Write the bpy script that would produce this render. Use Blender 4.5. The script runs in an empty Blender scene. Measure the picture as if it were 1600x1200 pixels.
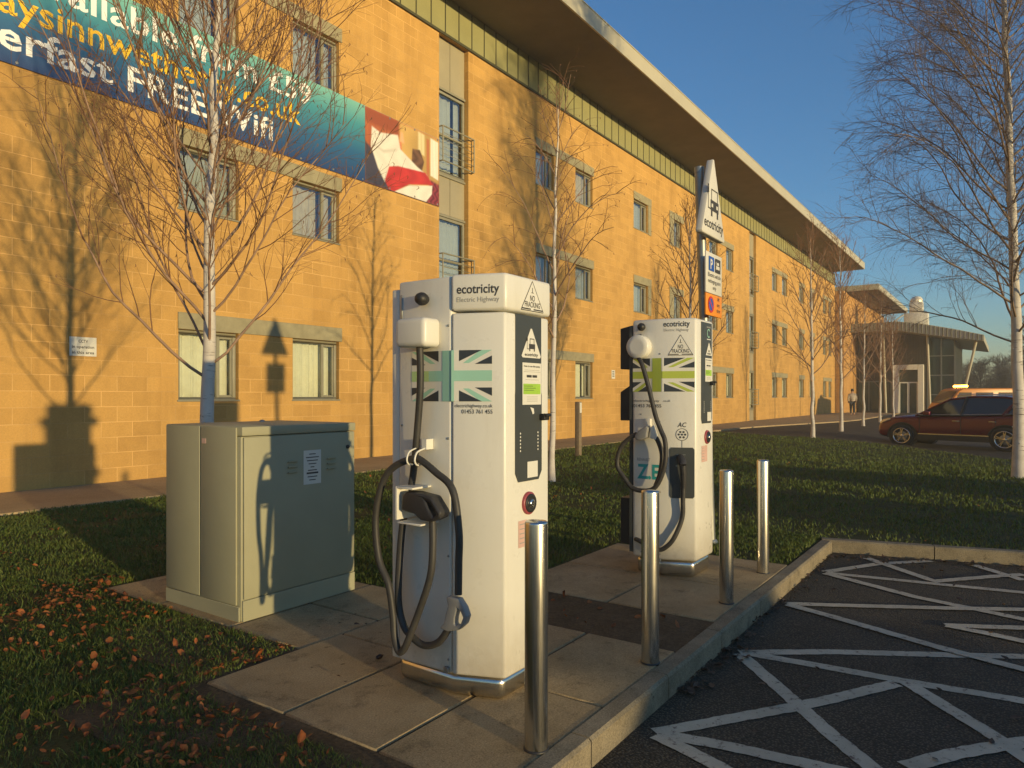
import bpy, bmesh, math, random
import numpy as np
from mathutils import Vector, Matrix
S = bpy.context.scene
COL = S.collection
R = math.radians

# ---------------------------------------------------------------- camera, sky, sun, exposure
CAMH = 1.28
YAW = R(34.9)                              # view direction from +X (along the kerb) towards +Y (the hotel)
cam = bpy.data.cameras.new('camera'); camo = bpy.data.objects.new('camera', cam); COL.objects.link(camo)
camo.location = (0, 0, CAMH)
camo.rotation_euler = (R(90), 0, YAW - R(90))
cam.sensor_width = 36; cam.lens = 36 * 1110 / 1600.0
cam.shift_y = 19 / 1600.0
cam.clip_start = .05; cam.clip_end = 3000
S.camera = camo

SUN_EL = R(4.0)
TO_SUN = Vector((-.235, -1, 0)).normalized() * math.cos(SUN_EL) + Vector((0, 0, math.sin(SUN_EL)))
W = bpy.data.worlds.new('World'); S.world = W; W.use_nodes = True
nt = W.node_tree
sky = nt.nodes.new('ShaderNodeTexSky'); sky.sky_type = 'NISHITA'; sky.sun_disc = False
sky.sun_elevation = SUN_EL; sky.sun_rotation = math.atan2(TO_SUN.x, TO_SUN.y) % (2 * math.pi)
sky.altitude = 0; sky.air_density = 1.0; sky.dust_density = .1; sky.ozone_density = 3.7
nt.links.new(sky.outputs[0], nt.nodes['Background'].inputs[0])
nt.nodes['Background'].inputs[1].default_value = .15
sl = bpy.data.lights.new('sun', 'SUN'); sl.energy = 2.85; sl.angle = R(.8); sl.color = (1, .76, .38)
slo = bpy.data.objects.new('sun', sl); COL.objects.link(slo)
slo.rotation_euler = (-TO_SUN).to_track_quat('-Z', 'Y').to_euler()
S.view_settings.view_transform = 'Standard'; S.view_settings.look = 'None'
S.view_settings.exposure = 1.02; S.view_settings.gamma = 1
S.render.engine = 'CYCLES'
S.cycles.max_bounces = 6; S.cycles.transparent_max_bounces = 12

rnd = random.Random(7)
nrs = np.random.RandomState(11)

# ---------------------------------------------------------------- materials
class Mat:
    def __init__(s, name):
        s.m = bpy.data.materials.new(name); s.m.use_nodes = True
        s.t = s.m.node_tree; s.b = s.t.nodes['Principled BSDF']
    def n(s, typ, **kw):
        x = s.t.nodes.new(typ)
        for k, v in kw.items():
            if k in x.inputs: x.inputs[k].default_value = v
            else: setattr(x, k, v)
        return x
    def l(s, a, b): s.t.links.new(a, b)
    def coord(s, scale=(1, 1, 1), rot=(0, 0, 0)):
        tc = s.n('ShaderNodeTexCoord'); mp = s.n('ShaderNodeMapping')
        mp.inputs['Scale'].default_value = scale; mp.inputs['Rotation'].default_value = rot
        s.l(tc.outputs['Object'], mp.inputs[0]); return mp.outputs[0]
    def noise(s, co, scale, detail=4, rough=.6):
        x = s.n('ShaderNodeTexNoise'); x.inputs['Scale'].default_value = scale
        x.inputs['Detail'].default_value = detail; x.inputs['Roughness'].default_value = rough
        s.l(co, x.inputs['Vector']); return x.outputs['Fac']
    def ramp(s, fac, stops):
        x = s.n('ShaderNodeValToRGB'); e = x.color_ramp.elements
        while len(e) < len(stops): e.new(.5)
        for i, (p, c) in enumerate(stops):
            e[i].position = p; e[i].color = (*c, 1) if len(c) == 3 else c
        s.l(fac, x.inputs[0]); return x.outputs[0]
    def mix(s, fac, a, b, mode='MIX'):
        x = s.n('ShaderNodeMix'); x.data_type = 'RGBA'; x.blend_type = mode
        for sock, v in ((x.inputs[0], fac), (x.inputs[6], a), (x.inputs[7], b)):
            if isinstance(v, (int, float)): sock.default_value = v
            elif isinstance(v, tuple): sock.default_value = (*v, 1)
            else: s.l(v, sock)
        return x.outputs[2]
    def col(s, c):
        if isinstance(c, tuple): s.b.inputs['Base Color'].default_value = (*c, 1)
        else: s.l(c, s.b.inputs['Base Color'])
    def bump(s, h, strength=.3, dist=.02):
        x = s.n('ShaderNodeBump'); x.inputs['Strength'].default_value = strength
        x.inputs['Distance'].default_value = dist
        s.l(h, x.inputs['Height']); s.l(x.outputs[0], s.b.inputs['Normal'])
    def rough(s, v, metal=0, spec=None):
        if isinstance(v, (int, float)): s.b.inputs['Roughness'].default_value = v
        else: s.l(v, s.b.inputs['Roughness'])
        s.b.inputs['Metallic'].default_value = metal
        if spec is not None: s.b.inputs['Specular IOR Level'].default_value = spec

def plain(name, c, rough=.6, metal=0, var=.12, scale=6, spec=None, bump=0):
    m = Mat(name); co = m.coord()
    f = m.noise(co, scale, 5)
    lo = tuple(x * (1 - var) for x in c); hi = tuple(min(1, x * (1 + var)) for x in c)
    m.col(m.ramp(f, [(.3, lo), (.7, hi)])); m.rough(rough, metal, spec)
    if bump: m.bump(m.noise(co, scale * 12, 3), bump, .004)
    return m.m

def mat_brick(name, c1, c2, cm):
    m = Mat(name)
    tc = m.n('ShaderNodeTexCoord'); sp = m.n('ShaderNodeSeparateXYZ'); cb = m.n('ShaderNodeCombineXYZ')
    m.l(tc.outputs['Object'], sp.inputs[0])
    ad = m.n('ShaderNodeMath', operation='ADD'); m.l(sp.outputs[0], ad.inputs[0]); m.l(sp.outputs[1], ad.inputs[1])
    m.l(ad.outputs[0], cb.inputs[0]); m.l(sp.outputs[2], cb.inputs[1])
    br = m.n('ShaderNodeTexBrick'); br.offset = .5
    br.inputs['Scale'].default_value = 1; br.inputs['Brick Width'].default_value = .45
    br.inputs['Row Height'].default_value = .225; br.inputs['Mortar Size'].default_value = .006
    br.inputs['Mortar Smooth'].default_value = .3; br.inputs['Bias'].default_value = 0
    br.inputs['Color1'].default_value = (*c1, 1); br.inputs['Color2'].default_value = (*c2, 1)
    br.inputs['Mortar'].default_value = (*cm, 1)
    m.l(cb.outputs[0], br.inputs['Vector'])
    f = m.noise(tc.outputs['Object'], 1.1, 6, .7)
    stain = m.ramp(f, [(.25, (.80, .78, .76)), (.5, (1, 1, 1)), (.78, (1.12, 1.10, 1.05))])
    c = m.mix(1.0, br.outputs['Color'], stain, 'MULTIPLY')
    f4 = m.noise(m.coord((.9, .9, .10)), 1.5, 5, .65)
    c = m.mix(1.0, c, m.ramp(f4, [(.32, (.84, .82, .80)), (.5, (1, 1, 1)), (.75, (1.06, 1.05, 1.03))]), 'MULTIPLY')
    f2 = m.noise(tc.outputs['Object'], 38, 3, .7)
    c = m.mix(1.0, c, m.ramp(f2, [(.3, (.9, .9, .9)), (.7, (1.08, 1.08, 1.08))]), 'MULTIPLY')
    # mortar visible in patches only
    f3 = m.noise(tc.outputs['Object'], .9, 3)
    keep = m.ramp(f3, [(.40, (.05, .05, .05)), (.62, (.9, .9, .9))])
    mul = m.n('ShaderNodeMath', operation='MULTIPLY'); m.l(br.outputs['Fac'], mul.inputs[0]); m.l(keep, mul.inputs[1])
    c = m.mix(mul.outputs[0], c, tuple(min(1, x * 1.5) for x in cm))
    m.col(c); m.rough(.9, 0, .2)
    hh = m.n('ShaderNodeMath', operation='SUBTRACT'); hh.inputs[0].default_value = 1; m.l(br.outputs['Fac'], hh.inputs[1])
    h2 = m.n('ShaderNodeMath', operation='MULTIPLY_ADD'); m.l(f2, h2.inputs[0]); h2.inputs[1].default_value = .35; m.l(hh.outputs[0], h2.inputs[2])
    m.bump(h2.outputs[0], .22, .005)
    return m.m

def mat_ground(name, a, b, c, scale=3, fine=120, bumpd=.01, rough=.9, stain=0):
    m = Mat(name); co = m.coord()
    f = m.noise(co, scale, 6, .65); g = m.noise(co, fine, 3, .8)
    base = m.ramp(f, [(.3, a), (.55, b), (.75, c)])
    if stain:
        base = m.mix(1.0, base, m.ramp(m.noise(co, 5.5, 7, .72), [(.30, (1 - stain,) * 3), (.46, (1, 1, 1))]), 'MULTIPLY')
        base = m.mix(1.0, base, m.ramp(m.noise(co, 17, 3, .6), [(.27, (1 - stain * 1.1,) * 3), (.33, (1, 1, 1))]), 'MULTIPLY')
    m.col(m.mix(1.0, base, m.ramp(g, [(.3, (.6, .6, .6)), (.7, (1.4, 1.4, 1.4))]), 'MULTIPLY'))
    m.rough(rough, 0, .25); m.bump(g, .6, bumpd); return m.m

def mat_asphalt():
    m = Mat('asphalt'); co = m.coord()
    g = m.noise(co, 160, 2, .9); f = m.noise(co, 1.2, 5, .6)
    v = m.n('ShaderNodeTexVoronoi'); v.inputs['Scale'].default_value = 85; m.l(co, v.inputs['Vector'])
    base = m.ramp(f, [(.3, (.058, .049, .034)), (.7, (.100, .085, .060))])
    c = m.mix(1.0, base, m.ramp(v.outputs['Distance'], [(.0, (2.3, 2.2, 2.05)), (.5, (.5, .5, .5))]), 'MULTIPLY')
    c = m.mix(1.0, c, m.ramp(m.noise(co, 2.7, 5, .7), [(.26, (.45, .45, .45)), (.42, (1, 1, 1)), (.8, (1.2, 1.18, 1.12))]), 'MULTIPLY')
    c = m.mix(m.ramp(g, [(.66, (0, 0, 0)), (.72, (1, 1, 1))]), c, (.20, .18, .14))
    m.col(c); m.rough(.85, 0, .3); m.bump(v.outputs['Distance'], .9, .006); return m.m

def mat_paint():
    m = Mat('road_paint'); co = m.coord()
    g = m.noise(co, 26, 8, .75); f = m.noise(co, 5, 4)
    c = m.ramp(f, [(.3, (.42, .37, .27)), (.7, (.58, .515, .385))])
    v = m.n('ShaderNodeTexVoronoi'); v.inputs['Scale'].default_value = 130; m.l(co, v.inputs['Vector'])
    m.col(m.mix(m.ramp(g, [(.34, (1, 1, 1)), (.45, (0, 0, 0))]), c, (.09, .048, .046)))
    m.rough(.8, 0, .3); m.bump(v.outputs['Distance'], .5, .005); return m.m

def mat_steel():
    m = Mat('brushed_steel'); co = m.coord((60, 60, 1))
    g = m.noise(co, 6, 4)
    m.col(m.ramp(g, [(.3, (.60, .57, .51)), (.7, (.70, .67, .60))]))
    m.rough(m.ramp(g, [(.3, (.20, .20, .20)), (.7, (.27, .27, .27))]), 1)
    m.b.inputs['Anisotropic'].default_value = .5
    return m.m

def mat_birch():
    m = Mat('birch_bark'); co = m.coord((3, 3, 22)); c2 = m.coord()
    g = m.noise(co, 1.6, 4, .6); f = m.noise(c2, 4, 5)
    base = m.ramp(f, [(.3, (.46, .42, .37)), (.7, (.68, .64, .58))])
    m.col(m.mix(m.ramp(g, [(.62, (0, 0, 0)), (.70, (1, 1, 1))]), base, (.09, .07, .06)))
    m.rough(.8, 0, .2); m.bump(g, .4, .006); return m.m

def mat_pane(tint, refl=.3):
    m = Mat('window_glass')
    t = m.t; out = t.nodes['Material Output']
    tr = m.n('ShaderNodeBsdfTransparent'); tr.inputs[0].default_value = (*tint, 1)
    gl = m.n('ShaderNodeBsdfGlossy'); gl.inputs['Roughness'].default_value = .02
    gl.inputs[0].default_value = (.9, .95, 1, 1)
    nb = m.n('ShaderNodeBump'); nb.inputs['Strength'].default_value = .04; nb.inputs['Distance'].default_value = .3
    m.l(m.noise(m.coord(), 1.6, 2), nb.inputs['Height']); m.l(nb.outputs[0], gl.inputs['Normal'])
    mx = m.n('ShaderNodeMixShader'); fr = m.n('ShaderNodeFresnel'); fr.inputs[0].default_value = 1.5
    ma = m.n('ShaderNodeMath', operation='MULTIPLY_ADD'); m.l(fr.outputs[0], ma.inputs[0]); ma.inputs[1].default_value = .8; ma.inputs[2].default_value = refl
    m.l(ma.outputs[0], mx.inputs[0]); m.l(tr.outputs[0], mx.inputs[1]); m.l(gl.outputs[0], mx.inputs[2])
    m.l(mx.outputs[0], out.inputs[0]); t.nodes.remove(m.b); return m.m

def mat_grass():
    m = Mat('grass_blade'); co = m.coord()
    f = m.noise(co, 2.5, 4); g = m.noise(co, 60, 2)
    base = m.ramp(f, [(.3, (.058, .100, .014)), (.55, (.085, .130, .018)), (.78, (.14, .145, .030))])
    m.col(m.mix(m.ramp(g, [(.45, (0, 0, 0)), (.7, (1, 1, 1))]), base, (.145, .150, .034)))
    m.rough(.6, 0, .3); m.b.inputs['Subsurface Weight'].default_value = 0; return m.m

def mat_leaf():
    m = Mat('dead_leaf'); co = m.coord()
    g = m.noise(co, 17, 2, .6); h = m.noise(co, 2.2, 3, .7)
    c = m.ramp(g, [(.28, (.045, .022, .014)), (.41, (.12, .042, .018)), (.52, (.27, .078, .022)), (.60, (.33, .115, .03)), (.68, (.20, .10, .045)), (.78, (.17, .12, .075))])
    m.col(c); m.rough(.65, 0, .25); return m.m

M = {}
M['brick'] = mat_brick('sandstone_block', (.475, .278, .085), (.545, .322, .100), (.49, .30, .11))
M['brick_far'] = mat_brick('sandstone_block_wing', (.46, .25, .085), (.52, .29, .10), (.42, .27, .11))
M['lintel'] = plain('cast_stone', (.30, .27, .17), .85, 0, .15, 5, .2, .3)
M['frame'] = plain('window_frame_metal', (.25, .235, .165), .5, 0, .08)
M['clad'] = plain('green_cladding', (.27, .26, .12), .55, 0, .10, .8)
M['seam'] = plain('cladding_seam', (.05, .05, .025), .7)
M['panel'] = plain('grey_cladding', (.33, .29, .19), .55, 0, .08, 1.5)
M['soffit'] = plain('soffit_board', (.17, .145, .110), .85, 0, .12, 1.2, .1)
M['fascia'] = plain('fascia_metal', (.44, .405, .285), .45, 0, .06, 1)
M['roof'] = plain('roof_metal', (.30, .30, .28), .5)
M['curtain'] = plain('net_curtain', (.78, .74, .60), .9, 0, .06, 9)
M['curtain2'] = plain('cream_curtain', (.62, .52, .36), .9, 0, .1, 9); M['curtain3'] = plain('grey_blind', (.40, .41, .40), .9, 0, .06, 9)
M['curtain_hi'] = plain('net_curtain_upper', (.55, .55, .50), .9, 0, .06, 9)
M['pane'] = mat_pane((.80, .84, .80), .04); M['pane_hi'] = mat_pane((.74, .80, .82), .14)
M['dark'] = plain('unlit_room_black', (.02, .02, .02), .9)
m = Mat('white_paint'); co = m.coord((1, 1, .22)); tc = m.n('ShaderNodeTexCoord'); sp = m.n('ShaderNodeSeparateXYZ'); m.l(tc.outputs['Object'], sp.inputs[0])
c_ = m.ramp(m.noise(co, 9, 6, .7), [(.26, (.66, .635, .55)), (.48, (.72, .70, .62)), (.8, (.735, .715, .635))])
mr = m.n('ShaderNodeMapRange'); m.l(sp.outputs[2], mr.inputs[0]); mr.inputs[1].default_value = .10; mr.inputs[2].default_value = .42; mr.inputs[3].default_value = 1; mr.inputs[4].default_value = 0
gm = m.n('ShaderNodeMath', operation='MULTIPLY'); m.l(mr.outputs[0], gm.inputs[0]); m.l(m.noise(tc.outputs['Object'], 7, 6, .75), gm.inputs[1])
c_ = m.mix(gm.outputs[0], c_, (.36, .30, .21))
c_ = m.mix(m.ramp(m.noise(tc.outputs['Object'], 46, 3, .8), [(.74, (0, 0, 0)), (.80, (.4, .4, .4))]), c_, (.45, .40, .32))
m.col(c_); m.rough(m.ramp(m.noise(tc.outputs['Object'], 12, 4), [(.3, (.24, .24, .24)), (.7, (.42, .42, .42))]), 0, .5); M['white'] = m.m
M['white2'] = plain('white_plastic', (.72, .70, .62), .35, 0, .03, 2.0, .5)
M['anth'] = plain('anthracite_panel', (.055, .060, .058), .4, 0, .1, 4)
M['black'] = plain('black_plastic', (.022, .021, .021), .5, 0, .2, 12)
M['rubber'] = plain('cable_rubber', (.045, .043, .040), .5, 0, .2, 10, .35)
M['conn'] = plain('connector_plastic', (.035, .034, .036), .45, 0, .2, 20, .4, .4)
M['grip'] = plain('grey_grip', (.25, .25, .24), .5, 0, .06, 12)
M['ink'] = plain('dark_ink', (.05, .048, .046), .6)
M['navy'] = plain('flag_dark', (.035, .042, .05), .5)
M['mint'] = plain('flag_mint', (.33, .60, .47), .5, 0, .05)
M['mintlime'] = plain('flag_lime_fade', (.42, .60, .26), .5, 0, .05)
M['lime'] = plain('flag_lime', (.42, .50, .07), .5, 0, .06)
M['teal'] = plain('teal_ink', (.03, .40, .38), .5)
M['greyink'] = plain('grey_ink', (.32, .31, .28), .6)
M['green_st'] = plain('green_sticker', (.33, .55, .06), .5)
M['red_ring'] = plain('red_ring', (.30, .06, .07), .4)
M['pinklab'] = plain('pink_label', (.62, .40, .33), .6)
M['steel'] = mat_steel()
M['galv'] = plain('galvanised_steel', (.30, .31, .30), .45, .75, .15, 4)
M['cab'] = plain('cabinet_paint', (.335, .325, .215), .5, 0, .05, 3, .35, .15)
M['cabseam'] = plain('cabinet_gap', (.07, .07, .05), .8)
M['concrete'] = mat_ground('paving_concrete', (.29, .21, .105), (.39, .285, .15), (.45, .34, .19), 2.6, 140, .004, stain=.5)
M['kerb'] = mat_ground('kerb_concrete', (.17, .14, .09), (.26, .215, .14), (.32, .27, .18), 4, 130, .004, stain=.45)
M['path'] = mat_ground('path_concrete', (.34, .25, .135), (.42, .315, .175), (.47, .36, .20), 1.2, 90, .005)
M['soil'] = mat_ground('soil', (.065, .046, .025), (.105, .075, .042), (.14, .10, .06), 5, 70, .02)
M['lawn'] = mat_ground('lawn_turf', (.034, .042, .012), (.056, .064, .018), (.085, .080, .028), 2.2, 60, .03)
M['field'] = mat_ground('field', (.03, .04, .015), (.05, .06, .02), (.06, .06, .03), .05, 3, .03)
M['asphalt'] = mat_asphalt(); M['paint'] = mat_paint()
M['birch'] = mat_birch()
M['limb'] = plain('birch_limb', (.30, .19, .125), .8, 0, .3, 7)
M['twig'] = plain('birch_twig', (.20, .10, .05), .75, 0, .35, 9)
M['twig2'] = plain('birch_twig_dark', (.15, .112, .10), .8, 0, .35, 9)
M['limb2'] = plain('birch_limb_pale', (.23, .165, .115), .8, 0, .3, 7)
M['fartwig'] = plain('distant_twig', (.055, .045, .035), .9, 0, .3, .6)
M['grass'] = mat_grass(); M['leaf'] = mat_leaf(); M['leafdark'] = plain('brown_shaded_leaf', (.075, .042, .022), .6, 0, .55, 14)  # kerb leaves: dull brown, with the shade they lie in painted darker
M['wood'] = plain('weathered_post', (.22, .17, .11), .85, 0, .2, 14)
M['signw'] = plain('sign_white', (.66, .64, .56), .45, 0, .02)
M['signo'] = plain('sign_orange', (.80, .28, .02), .45, 0, .03)
M['blue'] = plain('sign_blue', (.02, .09, .42), .45)
M['redp'] = plain('sign_red', (.55, .03, .03), .45)
M['carred'] = plain('car_paint_red', (.125, .002, .012), .25, .1, .03, 1, .6)
M['carsil'] = plain('car_paint_silver', (.42, .43, .44), .25, .6, .03, 1, .6)
M['carblk'] = plain('car_trim_black', (.018, .018, .019), .5)
M['carglass'] = plain('car_glass', (.020, .024, .024), .05, 0, .05, 1, .9)
M['chrome'] = plain('alloy_metal', (.68, .67, .64), .22, 1, .05)
M['tyre'] = plain('tyre_rubber', (.018, .018, .018), .85)
M['lamp'] = plain('headlamp_glass', (.50, .48, .42), .12, .3, .1, 30, .7)
M['amber'] = plain('amber_paint', (.60, .21, .002), .35, 0, .04, 1)
m = Mat('beacon_light'); m.b.inputs['Base Color'].default_value = (1, .4, .05, 1)
m.b.inputs['Emission Color'].default_value = (1, .33, .03, 1); m.b.inputs['Emission Strength'].default_value = 14; M['beacon'] = m.m
M['timber'] = plain('dark_timber_cladding', (.065, .042, .020), .7, 0, .25, 2)
M['tealglass'] = plain('curtain_wall_glass', (.012, .030, .030), .05, 0, .1, 1, .5)
M['mull'] = plain('mullion_metal', (.16, .17, .16), .4, .3)
M['portal'] = plain('portal_white', (.76, .72, .62), .5, 0, .04)
M['foil'] = plain('roof_cowl_metal', (.70, .65, .52), .4, .15, .2, 6, .5, 0)
M['skin'] = plain('skin', (.45, .28, .20), .6); M['coat'] = plain('pale_coat', (.44, .38, .30), .8)
M['trouser'] = plain('dark_trousers', (.03, .03, .035), .8); M['hair'] = plain('dark_hair', (.03, .02, .015), .7)
M['bansand'] = plain('photo_brown', (.42, .13, .04), .6, 0, .25, 2)
M['bangold'] = plain('photo_gold', (.72, .50, .16), .6, 0, .2, 2)
M['banwhite'] = plain('photo_white', (.80, .78, .70), .6, 0, .05, 2)
M['banred'] = plain('photo_red', (.55, .035, .025), .6, 0, .12, 2)
M['bandark'] = plain('photo_dark', (.06, .05, .07), .6, 0, .2, 2)
M['bantext'] = plain('banner_white', (.85, .85, .82), .5, 0, .02); M['banyel'] = plain('banner_yellow', (.86, .52, .02), .5, 0, .02)
m = Mat('banner_vinyl'); tc = m.n('ShaderNodeTexCoord'); sp = m.n('ShaderNodeSeparateXYZ'); m.l(tc.outputs['Object'], sp.inputs[0])
mr = m.n('ShaderNodeMapRange'); m.l(sp.outputs[2], mr.inputs[0]); mr.inputs[1].default_value = 0; mr.inputs[2].default_value = 1.56
m.col(m.ramp(mr.outputs[0], [(0, (.018, .050, .165)), (.35, (.022, .115, .25)), (.72, (.055, .27, .32)), (1, (.19, .47, .40))])); m.rough(.45); M['banner'] = m.m

# ---------------------------------------------------------------- mesh builder
class MB:
    def __init__(s): s.v = []; s.f = []; s.mi = []; s.sm = []
    def add(s, vs, fs, mi=0, sm=False):
        o = len(s.v); s.v += [tuple(x) for x in vs]
        for f in fs: s.f.append([o + i for i in f]); s.mi.append(mi); s.sm.append(sm)
    def box(s, x0, x1, y0, y1, z0, z1, mi=0):
        v = [(x, y, z) for z in (z0, z1) for y in (y0, y1) for x in (x0, x1)]
        s.add(v, [(0, 2, 3, 1), (4, 5, 7, 6), (0, 1, 5, 4), (1, 3, 7, 5), (3, 2, 6, 7), (2, 0, 4, 6)], mi)
    def boxm(s, mat, hx, hy, hz, mi=0):
        v = [mat @ Vector((x * hx, y * hy, z * hz)) for z in (-1, 1) for y in (-1, 1) for x in (-1, 1)]
        s.add(v, [(0, 2, 3, 1), (4, 5, 7, 6), (0, 1, 5, 4), (1, 3, 7, 5), (3, 2, 6, 7), (2, 0, 4, 6)], mi)
    def prism(s, poly, z0, z1, mi=0, mat=None, sm=False):
        n = len(poly); a = [(p[0], p[1], z0) for p in poly] + [(p[0], p[1], z1) for p in poly]
        if mat: a = [mat @ Vector(x) for x in a]
        s.add(a, [tuple(range(n))[::-1], tuple(range(n, 2 * n))], mi)
        s.add(a, [(i, (i + 1) % n, n + (i + 1) % n, n + i) for i in range(n)], mi, sm)
    def poly(s, pts, mat, lift, mi=0):
        s.add([mat @ Vector((p[0], p[1], lift)) for p in pts], [tuple(range(len(pts)))], mi)
    def rect(s, u0, u1, v0, v1, mat, lift, mi=0): s.poly([(u0, v0), (u1, v0), (u1, v1), (u0, v1)], mat, lift, mi)
    def ring(s, cu, cv, r0, r1, mat, lift, mi=0, n=28, a0=0, a1=2 * math.pi):
        full = abs(a1 - a0 - 2 * math.pi) < 1e-6; k = n if full else n + 1; v = []
        for i in range(k):
            a = a0 + (a1 - a0) * i / n
            for r in (r0, r1): v.append(mat @ Vector((cu + r * math.cos(a), cv + r * math.sin(a), lift)))
        s.add(v, [(2 * i, 2 * i + 1, 2 * ((i + 1) % k) + 1, 2 * ((i + 1) % k)) for i in range(n if full else n)], mi)
    def disc(s, cu, cv, r, mat, lift, mi=0, n=20):
        s.poly([(cu + r * math.cos(2 * math.pi * i / n), cv + r * math.sin(2 * math.pi * i / n)) for i in range(n)], mat, lift, mi)
    def tube(s, pts, rad, n=8, mi=0, cap=True):
        P = [Vector(p) for p in pts]; k = len(P)
        if isinstance(rad, (int, float)): rad = [rad] * k
        T = [(P[min(i + 1, k - 1)] - P[max(i - 1, 0)]).normalized() for i in range(k)]
        u = T[0].orthogonal().normalized(); v = []
        for i in range(k):
            u = (u - T[i] * u.dot(T[i]))
            u = u.normalized() if u.length > 1e-5 else T[i].orthogonal().normalized()
            w = T[i].cross(u)
            for j in range(n):
                a = 2 * math.pi * j / n; v.append(P[i] + (u * math.cos(a) + w * math.sin(a)) * rad[i])
        f = [(i * n + j, i * n + (j + 1) % n, (i + 1) * n + (j + 1) % n, (i + 1) * n + j) for i in range(k - 1) for j in range(n)]
        s.add(v, f, mi, True)
        if cap: s.add(v[:n], [tuple(range(n))[::-1]], mi); s.add(v[-n:], [tuple(range(n))], mi)
    def lathe(s, prof, c=(0, 0, 0), n=24, mi=0, mat=None, cap=True):
        v = []
        for r, z in prof:
            for j in range(n):
                a = 2 * math.pi * j / n; v.append(Vector((r * math.cos(a), r * math.sin(a), z)))
        v = [(mat @ x if mat else x + Vector(c)) for x in v]; k = len(prof)
        s.add(v, [(i * n + j, i * n + (j + 1) % n, (i + 1) * n + (j + 1) % n, (i + 1) * n + j) for i in range(k - 1) for j in range(n)], mi, True)
        if cap: s.add(v[:n], [tuple(range(n))[::-1]], mi); s.add(v[-n:], [tuple(range(n))], mi)
    def outline(s, outer, holes, t, mat, mi=0):
        """a flat outline with holes given a thickness t along the frame's normal"""
        bm = bmesh.new(); es = []
        for lp in [outer] + holes:
            vs = [bm.verts.new((p[0], p[1], 0)) for p in lp]
            es += [bm.edges.new((vs[i], vs[(i + 1) % len(vs)])) for i in range(len(vs))]
        bmesh.ops.triangle_fill(bm, use_beauty=True, use_dissolve=False, edges=es)
        bmesh.ops.recalc_face_normals(bm, faces=bm.faces)
        g = bmesh.ops.extrude_face_region(bm, geom=bm.faces[:])
        for e in g['geom']:
            if isinstance(e, bmesh.types.BMVert): e.co.z += t
        bmesh.ops.recalc_face_normals(bm, faces=bm.faces)
        bm.verts.index_update()
        s.add([mat @ v.co for v in bm.verts], [[v.index for v in f.verts] for f in bm.faces], mi); bm.free()
    def text(s, body, mat, u, v, h=None, width=None, align='LEFT', bold=0, lift=.002, mi=0, shear=0, res=2):
        cu = bpy.data.curves.new('t', 'FONT'); cu.body = body; cu.size = 1; cu.resolution_u = res
        cu.offset = bold; cu.shear = shear; cu.space_character = 1 + bold * 1.2
        o = bpy.data.objects.new('t', cu); COL.objects.link(o)
        dg = bpy.context.evaluated_depsgraph_get(); me = o.evaluated_get(dg).to_mesh()
        vs = [tuple(x.co) for x in me.vertices]; fs = [list(p.vertices) for p in me.polygons]
        o.evaluated_get(dg).to_mesh_clear(); bpy.data.objects.remove(o); bpy.data.curves.remove(cu)
        if not vs: return
        x0 = min(x[0] for x in vs); x1 = max(x[0] for x in vs)
        sy = h / .73 if h else None
        sx = width / (x1 - x0) if width else sy
        if sy is None: sy = sx
        off = {'LEFT': 0, 'CENTER': -(x1 - x0) * sx / 2, 'RIGHT': -(x1 - x0) * sx}[align]
        s.add([mat @ Vector((u + off + (x[0] - x0) * sx, v + x[1] * sy, lift)) for x in vs], fs, mi)
    def build(s, name, mats, parent=None, bevel=0, seg=2, smooth=None, local=False, org=None):
        me = bpy.data.meshes.new(name)
        o0 = Vector((0, 0, 0))
        if parent is not None and not local: o0 = world_loc(parent)
        if org is not None: o0 = Vector(org)
        vs = [(x[0] - o0[0], x[1] - o0[1], x[2] - o0[2]) for x in s.v]
        me.from_pydata(vs, [], s.f)
        mats = mats if isinstance(mats, (list, tuple)) else [mats]
        for m_ in mats: me.materials.append(m_)
        me.polygons.foreach_set('material_index', s.mi)
        me.polygons.foreach_set('use_smooth', s.sm if smooth is None else [smooth] * len(s.f))
        me.update()
        if bevel:
            bm = bmesh.new(); bm.from_mesh(me); bmesh.ops.remove_doubles(bm, verts=bm.verts, dist=1e-5)
            bmesh.ops.recalc_face_normals(bm, faces=bm.faces)
            es = [e for e in bm.edges if len(e.link_faces) == 2 and e.calc_face_angle(0) > R(28)]
            bmesh.ops.bevel(bm, geom=es, offset=bevel, segments=seg, profile=.5, affect='EDGES', clamp_overlap=True)
            for f in bm.faces: f.smooth = True
            bm.to_mesh(me); bm.free()
            try: me.set_sharp_from_angle(angle=R(40))
            except Exception: pass
        o = bpy.data.objects.new(name, me); COL.objects.link(o)
        if parent is not None: o.parent = parent
        elif org is not None: o.location = org
        return o

def world_loc(o):
    l = Vector((0, 0, 0))
    while o is not None: l += o.location; o = o.parent
    return l
def tag(o, label=None, cat=None, group=None, kind=None):
    if label: o['label'] = label
    if cat: o['category'] = cat
    if group: o['group'] = group
    if kind: o['kind'] = kind
    return o
def empty(name, loc, label, cat, group=None, rz=0):
    o = bpy.data.objects.new(name, None); COL.objects.link(o); o.location = loc; o.rotation_euler = (0, 0, rz)
    o.empty_display_size = .2
    return tag(o, label, cat, group)
def copy_tree(o, parent=None):
    c = o.copy(); COL.objects.link(c)
    if parent is not None: c.parent = parent
    for ch in list(o.children): copy_tree(ch, c)
    return c
def frame(o, x, y):
    x = Vector(x).normalized(); y = Vector(y).normalized(); z = x.cross(y)
    return Matrix(((x.x, y.x, z.x, o[0]), (x.y, y.y, z.y, o[1]), (x.z, y.z, z.z, o[2]), (0, 0, 0, 1)))
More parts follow.
